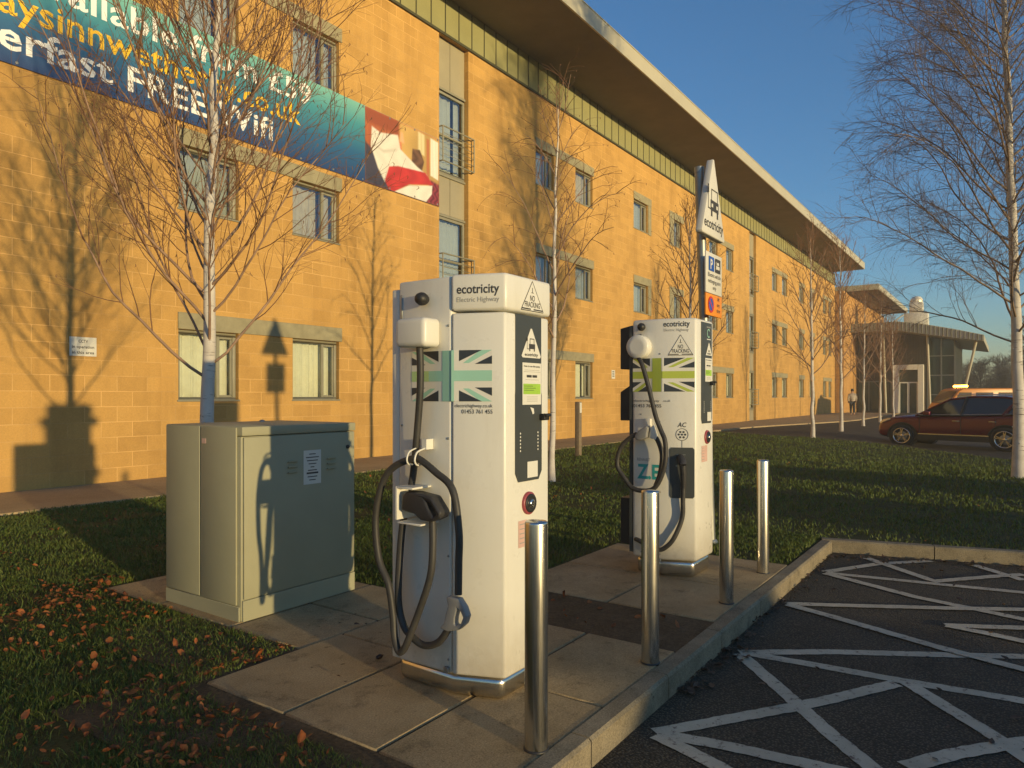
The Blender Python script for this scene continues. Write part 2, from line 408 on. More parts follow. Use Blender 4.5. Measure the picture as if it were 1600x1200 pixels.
def spline(pts, sub=6):
    P = [Vector(p) for p in pts]; out = []
    for i in range(len(P) - 1):
        a, b, c, d = P[max(i - 1, 0)], P[i], P[i + 1], P[min(i + 2, len(P) - 1)]
        for k in range(sub):
            t = k / sub
            out.append(.5 * ((2 * b) + (c - a) * t + (2 * a - 5 * b + 4 * c - d) * t * t + (3 * b - a - 3 * c + d) * t ** 3))
    return out + [P[-1]]
def sm(t): t = min(1, max(0, t)); return t * t * (3 - 2 * t)
def structure(o): return tag(o, kind='structure')

# ---------------------------------------------------------------- terrain
def zl(x, y): return -.25 * sm((x - 12) / 8) * sm((5.5 - y) / 4)          # lawn level
def za(x, y):
    t = sm((x - 7.5) / 8); return -.11 * (1 - t) + (zl(x, y) - .04) * t   # asphalt level
YW = 10.8                                   # hotel wall plane

def grid(xs, ys, zf, name, mat, keep=None):
    mb = MB(); n = len(xs)
    mb.add([(x, y, zf(x, y)) for y in ys for x in xs], [(j * n + i, j * n + i + 1, (j + 1) * n + i + 1, (j + 1) * n + i)
           for j in range(len(ys) - 1) for i in range(n - 1) if keep is None or keep((xs[i] + xs[i + 1]) / 2, (ys[j] + ys[j + 1]) / 2)], 0, True)
    return structure(mb.build(name, mat))
lin = lambda a, b, n: [a + (b - a) * i / (n - 1) for i in range(n)]
grid(lin(-250, 250, 11), lin(-250, 250, 11), lambda x, y: -.9, 'ground', M['field'])
grid(lin(-60, 6.85, 9) + lin(8, 30, 23) + lin(34, 160, 12), lin(-90, -6, 9) + [-4, -3, -2, -1, 0, .7, 1.33] + lin(2, 8.7, 9) + [10.75], za, 'car_park', M['asphalt'],
     keep=lambda x, y: not (x < 6.8 and y > 1.34))

def kerb_x(y): return 6.76 + (1.32 - y) * .262
EDGE = [(-8, 14.5), (-3, 17.5), (-.3, 20.6), (1.2, 22.7), (2.7, 24.2), (5, 23.6), (6.9, 24.2), (8.95, 25.6)]
def edge_x(y):
    for (a, xa), (b, xb) in zip(EDGE, EDGE[1:]):
        if y <= b: return xa + (xb - xa) * max(0, y - a) / (b - a)
    return EDGE[-1][1]
mb = MB()
ys = lin(1.38, 8.95, 16); xs = lin(-9, 6.9, 18)
mb.add([(x, y, -.012) for y in ys for x in xs], [(j * 18 + i, j * 18 + i + 1, (j + 1) * 18 + i + 1, (j + 1) * 18 + i) for j in range(15) for i in range(17)], 0, True)
ys = [-8, -6.5, -5, -3.5, -2.5, -1.5, -.7, -.3, .3, .8, 1.38] + lin(1.9, 8.95, 15); n = 34
vv = []
for y in ys:
    a = 6.9 if y >= 1.38 else kerb_x(y) + .11
    for i in range(n):
        x = a + (edge_x(y) - a) * i / (n - 1); vv.append((x, y, zl(x, y) - .012))
mb.add(vv, [(j * n + i, j * n + i + 1, (j + 1) * n + i + 1, (j + 1) * n + i) for j in range(len(ys) - 1) for i in range(n - 1)], 0, True)
structure(mb.build('lawn', M['lawn']))

# path along the hotel
xs = lin(-9, 60, 40); mb = MB(); 
def py0(x): return 8.9 if x < 27 else 8.9 - sm((x - 27) / 16) * 2.3
mb.add([p for x in xs for p in ((x, py0(x), .012), (x, YW, .018), (x, py0(x), -.30))], [q for i in range(39) for q in ((3 * i, 3 * i + 3, 3 * i + 4, 3 * i + 1), (3 * i + 2, 3 * i + 5, 3 * i + 3, 3 * i))])
structure(mb.build('path', M['path']))

# paving slabs of the two charger bases (gaps between the slabs show soil)
mb = MB(); g = .006
def slab(x0, x1, y0, y1, dz=0):
    mb.box(x0 + g, x1 - g, y0 + g, y1 - g, -.09, rnd.uniform(-.003, .002) + dz)
for y0, y1 in ((1.362, 1.87), (1.87, 2.40), (2.40, 2.95)):
    for x0, x1 in ((1.82, 2.62), (2.62, 3.40)): slab(x0, x1, y0, y1)
for x0, x1 in ((2.34, 2.90), (2.90, 3.42)): slab(x0, x1, 2.95, 3.55); slab(x0, x1, 3.55, 4.30); slab(x0, x1, 4.30, 4.95)
for y0, y1 in ((1.362, 2.05), (2.05, 2.80)):
    for x0, x1 in ((3.97, 4.75), (4.75, 5.62)): slab(x0, x1, y0, y1)
structure(mb.build('paving', M['concrete'], bevel=.006, seg=1))
mb = MB()
mb.box(3.40, 3.97, 1.365, 2.95, -.09, -.006); mb.box(1.82, 3.40, 1.365, 2.95, -.1, -.009); mb.box(2.342, 3.42, 2.952, 4.95, -.1, -.009); mb.box(3.97, 5.62, 1.365, 2.8, -.1, -.009)
mb.box(1.30, 1.82, 1.37, 3.2, -.1, -.004); mb.box(1.82, 2.34, 2.952, 4.0, -.1, -.005)
structure(mb.build('soil_bed', M['soil']))

# kerbs
mb = MB()
def kerb_run(a, b, w, L, seed):
    a = Vector(a); b = Vector(b); d = (b - a); n = max(1, round(d.length / L)); u = d.normalized(); nn = Vector((-u.y, u.x)) * w
    for i in range(n):
        p = a + d * (i / n) + u * .004; q = a + d * ((i + 1) / n) - u * .004
        z = rnd.uniform(-.002, .003)
        pf = [(0, -.35), (0, -.012), (.012, 0), (w, 0), (w, -.35)]
        vs = [(c.x + nn.x / w * o_, c.y + nn.y / w * o_, h + z) for c in (p, q) for o_, h in pf]
        mb.add(vs, [(0, 1, 6, 5), (1, 2, 7, 6), (2, 3, 8, 7), (3, 4, 9, 8), (0, 4, 3, 2, 1), (5, 6, 7, 8, 9)])
kerb_run((-8, 1.275), (6.78, 1.275), .085, .74, 1)
kerb_run((6.785, 1.36), (9.22, -8), .10, .9, 2)
structure(mb.build('kerb', M['kerb']))

# painted hatching
LINES = [[(3.86, 1.19), (4.158, .782), (4.46, .266), (4.667, -.072)], [(3.87, 1.17), (3.908, .735), (3.929, .415), (3.987, -.061)],
 [(3.84, 1.18), (3.379, .792), (3.132, .589), (2.965, .432)], [(2.74, 1.19), (3.30, .795), (3.509, .66), (3.872, .442)],
 [(2.735, 1.18), (2.80, .90), (2.84, .577)], [(2.72, 1.18), (2.674, 1.026), (2.623, .889)], [(3.923, .409), (3.478, .026), (3.33, -.08)],
 [(3.021, .311), (3.23, .177), (3.509, -.054)], [(6.0, 1.183), (6.538, .881), (6.921, .532)], [(5.975, 1.17), (6.08, .487), (6.174, -.095)],
 [(5.96, 1.17), (5.61, .519), (5.514, .182), (5.433, -.084)], [(6.72, .99), (6.184, .467)], [(6.141, .464), (6.636, .05), (6.792, -.104)],
 [(6.939, .229), (6.58, -.101)], [(4.93, 1.21), (5.07, .954), (5.441, .299), (5.677, -.087)], [(4.916, 1.2), (4.807, .904), (4.551, .304), (4.433, -.068)],
 [(5.013, .305), (5.108, .127), (5.224, -.08)], [(5.013, .305), (4.984, .124), (4.939, -.076)]]
EXT = {0: 1.6, 1: 1.8, 2: 1.2, 4: 2.0, 5: 1.5, 6: .8, 7: .9, 9: 1.8, 10: 1.6, 14: 1.5, 15: 1.5, 16: .5, 17: .5}
mb = MB()
for k, ln in enumerate(LINES):
    P = [Vector(p) for p in ln]
    if k in EXT: P.append(P[-1] + (P[-1] - P[-2]).normalized() * EXT[k])
    pts = []
    for a, b in zip(P, P[1:]):
        nn = max(2, int((b - a).length / .03)); pts += [a.lerp(b, i / nn) for i in range(nn)]
    pts.append(P[-1]); vs = []
    for i, p in enumerate(pts):
        d = (pts[min(i + 1, len(pts) - 1)] - pts[max(i - 1, 0)]).normalized(); nrm = Vector((-d.y, d.x))
        for sg in (-1, 1):
            w = .038 + rnd.uniform(-.003, .003); q = p + nrm * sg * w
            vs.append((q.x, q.y, za(q.x, q.y) + .003 + .0012 * k * .3))
    mb.add(vs, [(2 * i, 2 * i + 2, 2 * i + 3, 2 * i + 1) for i in range(len(pts) - 1)])
structure(mb.build('road_marking', M['paint']))

# ---------------------------------------------------------------- hotel
hotel = empty('hotel_building', (28, YW, 0), 'long three storey sandstone block hotel with deep overhanging eaves', 'hotel')
SILL = [1.19, 4.25, 7.20]; HEAD = [2.35, 5.30, 8.25]
COLS = [(-1.2, -.1), (1.0, 2.1), (6.22, 7.30), (8.42, 9.53), (16.64, 17.60), (18.86, 19.95), (22.97, 24.16), (26.65, 27.45), (30.7, 31.8), (33.0, 34.05),
        (40.9, 42.0), (43.05, 44.2), (47.2, 48.5), (50.1, 51.4), (54.3, 55.4), (56.2, 57.2)]
STRIPS = [(12.53, 13.62), (36.65, 37.8)]
X0, X1, ZT = -9.0, 58.5, 9.73
def wall_with_holes(mb, x0, x1, z0, z1, holes, y, depth):
    xs = sorted({x0, x1, *[h[0] for h in holes], *[h[1] for h in holes]}); zs = sorted({z0, z1, *[h[2] for h in holes], *[h[3] for h in holes]})
    ix = {(x, z): i for i, (x, z) in enumerate([(x, z) for z in zs for x in xs])}
    vs = [(x, y, z) for z in zs for x in xs]; fs = []
    for i in range(len(xs) - 1):
        for j in range(len(zs) - 1):
            cx, cz = (xs[i] + xs[i + 1]) / 2, (zs[j] + zs[j + 1]) / 2
            if any(h[0] < cx < h[1] and h[2] < cz < h[3] for h in holes): continue
            fs.append((ix[xs[i], zs[j]], ix[xs[i + 1], zs[j]], ix[xs[i + 1], zs[j + 1]], ix[xs[i], zs[j + 1]]))
    mb.add(vs, fs)
    for a, b, c, d in holes:
        for p, q in (((a, c), (a, d)), ((a, d), (b, d)), ((b, d), (b, c)), ((b, c), (a, c))):
            mb.add([(p[0], y, p[1]), (q[0], y, q[1]), (q[0], y + depth, q[1]), (p[0], y + depth, p[1])], [(0, 1, 2, 3)])
holes = [(a, b, SILL[k], HEAD[k]) for a, b in COLS for k in range(3)] + [(a, b, .02, ZT - .001) for a, b in STRIPS]
mb = MB(); wall_with_holes(mb, X0, X1, -.3, ZT, holes, YW, .16)
mb.add([(X1, YW, -.3), (X1, YW + 13, -.3), (X1, YW + 13, 10.6), (X1, YW, 10.6)], [(0, 1, 2, 3)])
mb.add([(X0, YW, -.3), (X0, YW + 13, -.3), (X0, YW + 13, 10.6), (X0, YW, 10.6)], [(3, 2, 1, 0)])
mb.add([(X0, YW + 13, -.3), (X1, YW + 13, -.3), (X1, YW + 13, 10.6), (X0, YW + 13, 10.6)], [(3, 2, 1, 0)])
mb.build('wall', M['brick'], hotel)
mb = MB()                                                     # cladding band
mb.box(X0, X1, YW - .03, YW + .1, ZT, 10.62)
mb.build('cladding_band', M['clad'], hotel)
mb = MB(); x = X0 + .2
while x < X1: mb.box(x, x + .025, YW - .045, YW - .028, ZT + .03, 10.6); x += .5
mb.box(X0, X1, YW - .05, YW - .029, ZT - .03, ZT + .03)
mb.build('cladding_seam', M['seam'], hotel)
mb = MB(); mb.box(X0 - 1, X1 - .9, 8.65, YW + 14, 10.62, 11.0); mb.build('roof', M['roof'], hotel)
mb = MB(); mb.box(X0 - 1, X1 - .9, 8.66, YW - .05, 10.60, 10.618); mb.build('soffit', M['soffit'], hotel)
mb = MB(); mb.box(X0 - 1, X1 - .89, 8.60, 8.648, 10.60, 11.02); mb.box(X0 - 1, X1 - .89, 8.585, 8.70, 11.022, 11.05); mb.box(X1 - .898, X1 - .86, 8.65, YW + 14, 10.60, 11.02)
mb.build('fascia', M['fascia'], hotel)

def curtain_mesh(mb, x0, x1, z0, z1, y, gap):
    xs = [];n = int((x1 - x0) / .02)
    for i in range(n + 1):
        x = x0 + (x1 - x0) * i / n; xs.append((x, y + .022 * math.sin(x * 38 + math.sin(x * 9) * 2) + .008 * math.sin(x * 97)))
    mid = x0 + (x1 - x0) * gap
    vs = [p for x, yy in xs for p in ((x, yy, z0), (x, yy, z1))]
    mb.add(vs, [(2 * i, 2 * i + 2, 2 * i + 3, 2 * i + 1) for i in range(n) if gap == 0 or abs(xs[i][0] - mid) > .045], 0, True)

def window(x0, x1, z0, z1, floor, parent, y=YW, tall=False):
    mb = MB(); f = .068; ya, yb = y + .075, y + .135
    mb.box(x0 + .004, x1 - .004, ya, yb, z0 + .004, z0 + f); mb.box(x0 + .004, x1 - .004, ya, yb, z1 - f, z1 - .004)
    for a in (x0 + .004, x1 - f): mb.box(a, a + f - .004, ya, yb, z0 + f, z1 - f)
    w = x1 - x0; mx = x0 + w * .66
    if tall: mb.box(x0 + f, x1 - f, ya + .005, yb, z0 + .9, z0 + .95)
    else:
        mb.box(mx, mx + .06, ya + .004, yb, z0 + f, z1 - f)
        for a, b, c, d in ((mx + .062, x1 - f - .002, z0 + f + .002, z0 + f + .04), (mx + .062, x1 - f - .002, z1 - f - .04, z1 - f - .002), (x1 - f - .04, x1 - f - .002, z0 + f + .042, z1 - f - .042)):
            mb.box(a, b, ya + .012, yb - .004, c, d)
        mb.box(x0 - .02, x1 + .02, y - .02, ya - .002, z0 - .0, z0 + .03)
    fr = mb.build('window', M['frame'], parent, bevel=.006, seg=1)
    mb = MB(); mb.add([(x0 + f, ya + .03, z0 + f), (x1 - f, ya + .03, z0 + f), (x1 - f, ya + .03, z1 - f), (x0 + f, ya + .03, z1 - f)], [(0, 1, 2, 3)])
    mb.build('pane', M['pane'] if floor == 0 else M['pane_hi'], fr)
    mb = MB(); curtain_mesh(mb, x0 + .01, x1 - .01, z0 + .01, z1 - .01, yb + .09, rnd.choice((0, .68, .3)))
    mb.build('curtain', M['curtain'] if floor == 0 else rnd.choice((M['curtain_hi'], M['curtain_hi'], M['curtain2'], M['curtain3'])), fr)
    return fr
for a, b in COLS:
    for k in range(3): window(a, b, SILL[k], HEAD[k], k, hotel)
mbk = MB()                                                     # near-black sheet put in for the unlit rooms behind the curtains
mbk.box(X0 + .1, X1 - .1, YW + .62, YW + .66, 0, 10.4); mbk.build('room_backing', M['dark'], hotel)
def lintel(a, b, k, jamb=None):
    mb = MB(); z = HEAD[k]; mb.box(a - .01, b + .06, YW - .025, YW + .02, z + .002, z + .27)
    if jamb: mb.box(jamb[0], jamb[1], YW - .025, YW + .02, SILL[k] - .02, z)
    mb.build('lintel', M['lintel'], hotel, bevel=.006, seg=1)
for k in range(3):
    for a, b in ((-1.2, 2.1), (6.22, 9.53), (16.64, 19.95), (30.7, 34.05), (40.9, 44.2), (54.3, 57.2)): lintel(a, b, k)
    lintel(22.97, 24.40, k, (24.18, 24.44)); lintel(26.2, 27.6, k, (26.2, 26.63)); lintel(47.2, 48.6, k); lintel(50.1, 51.5, k)
for a, b in STRIPS:
    mb = MB()
    for z0, z1 in ((.02, .55), (2.60, 3.52), (5.58, 6.47), (8.53, ZT - .01)):
        mid = (a + b) / 2
        for q0, q1 in ((a + .004, mid - .008), (mid + .008, b - .004)):
            mb = MB(); mb.box(q0, q1, YW + .13, YW + .158, z0, z1); mb.build('cladding_panel', M['panel'], hotel)
    for z in (.585, 2.55, 3.53, 5.53, 6.48, 8.50):
        mb = MB(); mb.box(a + .003, b - .003, YW + .09, YW + .17, z - .02, z + .03); mb.build('transom', M['frame'], hotel)
    for k, z0 in enumerate((.62, 3.57, 6.52)):
        window(a + .01, b - .01, z0, z0 + 1.94, 1 if k else 0, hotel, YW + .04, True)
        mb = MB(); zt, zb = z0 + 1.02, z0 + .22; yy = YW - .10; xa, xb = a + .02, b + .10
        for z in (zt, zb): mb.tube([(xa, yy, z), (xb, yy, z)], .018, 6); mb.tube([(xb, yy, z), (xb, YW + .02, z)], .016, 6); mb.tube([(xa, yy, z), (xa, YW + .1, z)], .016, 6)
        for x in (xa, xb): mb.tube([(x, yy, zb), (x, yy, zt)], .018, 6)
        for i in range(1, 5): mb.tube([(xa, yy, zb + (zt - zb) * i / 5), (xb, yy, zb + (zt - zb) * i / 5), (xb, YW + .02, zb + (zt - zb) * i / 5)], .008, 5)
        mb.build('balcony_rail', M['frame'], hotel)

# ---------------------------------------------------------------- banner and wall signs
FW = frame((0, YW, 0), (1, 0, 0), (0, 0, 1))
ban = empty('banner', (-1.5, YW, 5.66), 'long blue and teal hotel banner with white and yellow lettering on the sandstone wall', 'banner')
mb = MB(); mb.box(-1.5, 12.50, YW - .028, YW - .006, 5.66, 7.22); sheet = mb.build('banner_sheet', M['banner'], ban)
mb = MB()
mb.text('available from £59', FW, 4.03, 6.75, h=.39, width=4.80, bold=.015, lift=.030)
mb.text('superfast FREE Wifi', FW, 2.86, 5.85, h=.39, width=5.11, bold=.016, lift=.030)
mb.text('daysinnwetherby.co.uk', FW, 3.48, 6.31, h=.38, width=5.10, bold=.012, lift=.030, mi=1)
mb.build('lettering', [M['bantext'], M['banyel']], ban)
NXP, NZP = 130, 90
gx, gz = np.meshgrid(np.linspace(10.19, 12.498, NXP), np.linspace(5.664, 7.216, NZP))
def soft(poly, w=.02):
    """0..1 coverage of a convex-ish outline with a soft edge of width w"""
    ins = np.zeros(gx.shape, bool); dm = np.full(gx.shape, 9.)
    for (x1_, z1_), (x2_, z2_) in zip(poly, poly[1:] + poly[:1]):
        c_ = ((z1_ > gz) != (z2_ > gz)) & (gx < (x2_ - x1_) * (gz - z1_) / ((z2_ - z1_) or 1e-9) + x1_); ins ^= c_
        ex, ez = x2_ - x1_, z2_ - z1_; t_ = np.clip(((gx - x1_) * ex + (gz - z1_) * ez) / (ex * ex + ez * ez), 0, 1)
        dm = np.minimum(dm, np.hypot(gx - x1_ - t_ * ex, gz - z1_ - t_ * ez))
    return np.clip(.5 + np.where(ins, dm, -dm) / w, 0, 1)[..., None]
cl = lambda *c: np.array(c)[None, None, :]
img = cl(.36, .10, .035) * (.75 + .35 * (gz[..., None] - 5.66)) + cl(.02, .01, 0) * np.sin(gx[..., None] * 40)
def lay(poly, c, w=.02, tex=0, f=(9, 7)):
    global img
    k_ = soft(poly, w); cc = cl(*c) * (1 + tex * np.sin(gx * f[0] + 2.1 * np.sin(gz * f[1]))[..., None]); img = img * (1 - k_) + cc * k_
lay([(11.18, 5.70), (12.49, 5.70), (12.49, 7.21), (11.18, 7.21)], (.52, .33, .10), .12, .15, (5, 3))
lay([(10.19, 6.92), (11.18, 6.9), (11.18, 7.21), (10.19, 7.21)], (.30, .075, .03), .08)
lay([(11.20, 6.78), (11.34, 6.78), (11.30, 7.0), (11.23, 7.0)], (.75, .42, .22), .04); lay([(11.12, 6.45), (11.28, 6.45), (11.26, 6.78), (11.14, 6.78)], (.62, .22, .10), .03)
lay([(11.78, 6.72), (12.00, 6.68), (12.00, 7.16), (11.78, 7.18)], (.68, .56, .30), .04, .1, (60, 1)); lay([(12.20, 6.30), (12.46, 6.25), (12.46, 7.12), (12.20, 7.15)], (.76, .72, .60), .03, .06, (50, 1))
lay([(12.06, 6.1), (12.16, 6.1), (12.16, 7.1), (12.06, 7.1)], (.45, .16, .06), .03)
lay([(11.56, 6.35), (11.90, 6.28), (11.98, 6.55), (11.84, 6.78), (11.60, 6.74)], (.14, .07, .035), .03, .3, (22, 17))
lay([(10.19, 5.664), (10.95, 5.664), (10.55, 6.30), (10.19, 6.50)], (.055, .05, .075), .05); lay([(12.0, 5.664), (12.498, 5.664), (12.498, 6.15), (12.2, 6.2)], (.20, .03, .04), .05, .4, (45, 30))
lay([(10.38, 6.86), (10.62, 6.80), (11.14, 6.90), (11.22, 6.62), (11.75, 6.38), (12.08, 6.28), (11.0, 6.20), (10.75, 5.80), (10.55, 6.05), (10.35, 6.45)], (.72, .69, .60), .03, .05, (14, 9))
lay([(10.42, 6.50), (10.72, 6.40), (11.10, 6.55), (11.12, 6.60), (10.72, 6.47)], (.58, .54, .46), .05)
lay([(10.75, 5.83), (10.88, 6.16), (11.15, 6.24), (12.02, 6.32), (12.28, 6.10), (11.50, 5.93), (11.05, 5.67), (10.88, 5.67)], (.50, .035, .03), .025, .12, (13, 11))
lay([(11.05, 5.67), (11.50, 5.91), (12.26, 6.08), (12.24, 5.88), (12.05, 5.67)], (.74, .71, .62), .025, .05, (17, 9))
img = np.clip(img, .01, .9)
me = bpy.data.meshes.new('bed_picture'); vv = np.stack([gx, np.full(gx.shape, YW - .030), gz], -1).reshape(-1, 3) - np.array([-1.5, YW, 5.66])
ii = np.arange(NXP * NZP).reshape(NZP, NXP); ff = np.stack([ii[:-1, :-1], ii[:-1, 1:], ii[1:, 1:], ii[1:, :-1]], -1).reshape(-1, 4)
me.from_pydata(vv.tolist(), [], ff.tolist()); ca = me.color_attributes.new('print', 'FLOAT_COLOR', 'POINT')
ca.data.foreach_set('color', np.concatenate([img.reshape(-1, 3), np.ones((NXP * NZP, 1))], 1).astype(np.float32).reshape(-1))
m = Mat('printed_photo'); at_ = m.n('ShaderNodeVertexColor'); at_.layer_name = 'print'; m.l(at_.outputs[0], m.b.inputs['Base Color']); m.rough(.5); me.materials.append(m.m)
o = bpy.data.objects.new('bed_picture', me); COL.objects.link(o); o.parent = ban
mb = MB()
for i in range(19):
    x = -1.42 + i * .77
    for z in (5.70, 7.18): mb.lathe([(.022, 0), (.022, .004), (.012, .005)], n=10, mat=frame((min(x, 12.45), YW - .0302, z), (1, 0, 0), (0, 0, 1)))
mb.build('eyelet', M['galv'], ban)

def wallsign(name, x0, x1, z0, z1, label, lines, mat='signw'):
    e = empty(name, (x0, YW, z0), label, 'sign')
    mb = MB(); mb.box(x0, x1, YW - .012, YW - .002, z0, z1); mb.build('plate', M[mat], e)
    mb = MB(); n = len(lines); h = (z1 - z0)
    for i, t in enumerate(lines):
        if not t: mb.rect(x0 + .05, x1 - .05, z1 - h * (i + 1) / (n + 1), z1 - h * (i + 1) / (n + 1) + .03, FW, .014); continue
        mb.text(t, FW, (x0 + x1) / 2, z1 - h * (i + 1) / (n + .4), h=h * .16, width=(x1 - x0) * (.35 if len(t) < 6 else .82), align='CENTER', bold=.02, lift=.014)
    mb.build('lettering', M['ink'], e)
wallsign('security_sign', 4.62, 4.98, 1.85, 2.12, 'small white CCTV notice on the sandstone wall in the tree shadow', ['CCTV', 'in operation', 'in this area'])
wallsign('wall_notice', 21.25, 21.50, 1.86, 2.15, 'tiny white notice plate on the wall left of the second charger', ['', '', ''])

# ---------------------------------------------------------------- wing and entrance pavilion beyond
wing = empty('hotel_wing', (70, 11, 0), 'lower sandstone wing behind the entrance under its own jutting flat eave', 'building')
mb = MB(); mb.box(58.6, 80, 10.2, 22, -.3, 9.3); mb.build('wall', M['brick_far'], wing)
mb = MB(); mb.box(59.8, 78.5, 7.96, 22, 9.36, 9.78); mb.build('roof', M['fascia'], wing)
mb = MB(); mb.box(59.9, 78.4, 8.0, 10.18, 9.335, 9.357); mb.build('soffit', M['soffit'], wing)
pav = empty('entrance_pavilion', (64, 7, 0), 'glazed and timber clad entrance pavilion with a sloping canopy on slanted posts', 'building')
XP = 64.0
mb = MB(); mb.box(XP, XP + 12, 5.2, 10.1, -.3, 6.25); mb.build('wall', M['timber'], pav)
mb = MB()
for i in range(26): mb.box(XP - .03, XP - .004, 5.25 + i * .188, 5.25 + i * .188 + .02, 2.5, 6.2)
mb.build('timber_batten', M['seam'], pav)
mb = MB(); mb.box(XP + .05, XP + 11, 3.3, 5.15, -.3, 5.9); mb.build('glass_wall', M['tealglass'], pav)
mb = MB()
for y in (3.32, 4.2, 5.1): mb.box(XP - .03, XP + .048, y - .05, y + .05, -.2, 5.9)
for z in (1.4, 2.9, 4.4): mb.box(XP - .02, XP + .046, 3.38, 5.04, z - .04, z + .04)
for x in range(1, 11, 2): mb.box(XP + x, XP + x + .08, 3.24, 3.298, -.2, 5.9)
mb.build('mullion', M['mull'], pav)
mb = MB()                                                      # doorway portal
mb.box(XP - .5, XP - .01, 5.35, 5.75, -.2, 3.75); mb.box(XP - .5, XP - .01, 7.05, 7.45, -.2, 3.75); mb.box(XP - .5, XP - .01, 5.76, 7.04, 3.35, 3.75)
mb.build('doorway', M['portal'], pav, bevel=.02, seg=1)
mb = MB(); mb.box(XP - .3, XP - .012, 5.76, 7.04, -.2, 3.34); d_ = mb.build('door', M['tealglass'], pav)
mb = MB()
for y in (5.8, 6.36, 6.44, 7.0): mb.box(XP - .34, XP - .302, y - .035, y + .035, -.2, 2.3)
mb.box(XP - .34, XP - .302, 5.77, 7.03, 2.3, 2.4)
mb.build('frame', M['portal'], d_)
mb = MB()
for y0, y1 in ((7.7, 8.4), (8.5, 9.2), (9.3, 10.0)): mb.box(XP - .02, XP - .003, y0, y1, .1, 2.4)
mb.build('window', M['tealglass'], pav)
mb = MB(); mb.box(XP - .035, XP - .004, 7.5, 7.68, 0, 2.5); mb.box(XP - .04, XP - .004, 8.41, 8.49, .1, 2.4); mb.box(XP - .04, XP - .004, 9.21, 9.29, .1, 2.4); mb.box(XP - .04, XP - .004, 7.7, 10, 2.41, 2.5)
mb.build('frame', M['mull'], pav)
# canopy: slab whose top falls towards the car park
prof = [(10.7, 6.98, 6.35), (9, 7.0, 6.34), (6.95, 7.02, 6.32), (5.2, 6.72, 5.98), (3.4, 6.28, 5.62), (1.4, 5.72, 5.28)]
mb = MB()
for (a, t0, b0), (b, t1, b1) in zip(prof, prof[1:]):
    for xa in (61.6,):
        xb = 78
        v = [(xa, a, b0), (xa, a, t0), (xa, b, t1), (xa, b, b1), (xb, a, b0), (xb, a, t0), (xb, b, t1), (xb, b, b1)]
        mb.add(v, [(0, 1, 2, 3), (1, 5, 6, 2), (0, 3, 7, 4)], 0)
mb.add([(61.6, 1.4, 5.72), (78, 1.4, 5.72), (78, 1.4, 5.28), (61.6, 1.4, 5.28)], [(0, 1, 2, 3)])
mb.add([(61.6, 10.7, 6.98), (78, 10.7, 6.98), (78, 10.7, 6.35), (61.6, 10.7, 6.35)], [(3, 2, 1, 0)])
mb.build('canopy', M['fascia'], pav)
mb = MB()
for i in range(34):
    y = 1.5 + i * .27
    for (a, t0, b0), (b, t1, b1) in zip(prof, prof[1:]):
        if b <= y <= a:
            k = (a - y) / (a - b); mb.box(61.56, 61.597, y, y + .05, b0 + (b1 - b0) * k + .02, t0 + (t1 - t0) * k - .02); break
mb.build('canopy_rib', M['seam'], pav)
for (x, y0, y1, zt) in ((62.3, 5.0, 4.2, 5.9), (62.4, 1.9, 3.0, 5.3), (62.3, 8.0, 8.9, 6.3)):
    mb = MB(); mb.tube([(x, y1 if y0 < 4 else y0 - .2, -.2), (x, y0, zt)], .09, 10); mb.build('slanted_post', M['fascia'], pav)
mb = MB()                                                      # two-tier cowl on the canopy roof
mb.prism([(62.6, 5.0), (63.9, 5.0), (63.9, 6.6), (62.6, 6.6)], 6.4, 7.70)
mb.prism([(62.75, 5.35), (63.7, 5.35), (63.7, 6.25), (62.75, 6.25)], 7.70, 8.55)
mb.lathe([(.45, 8.55), (.43, 8.78), (.30, 8.97), (.05, 9.05)], (63.22, 5.8, 0), 12)
mb.tube([(62.6, 6.6, 7.6), (62.6, 7.6, 6.9)], .05, 6); mb.tube([(62.6, 7.1, 7.2), (62.6, 7.1, 6.9)], .04, 6)
mb.build('roof_cowl', M['foil'], pav, bevel=.06, seg=2)

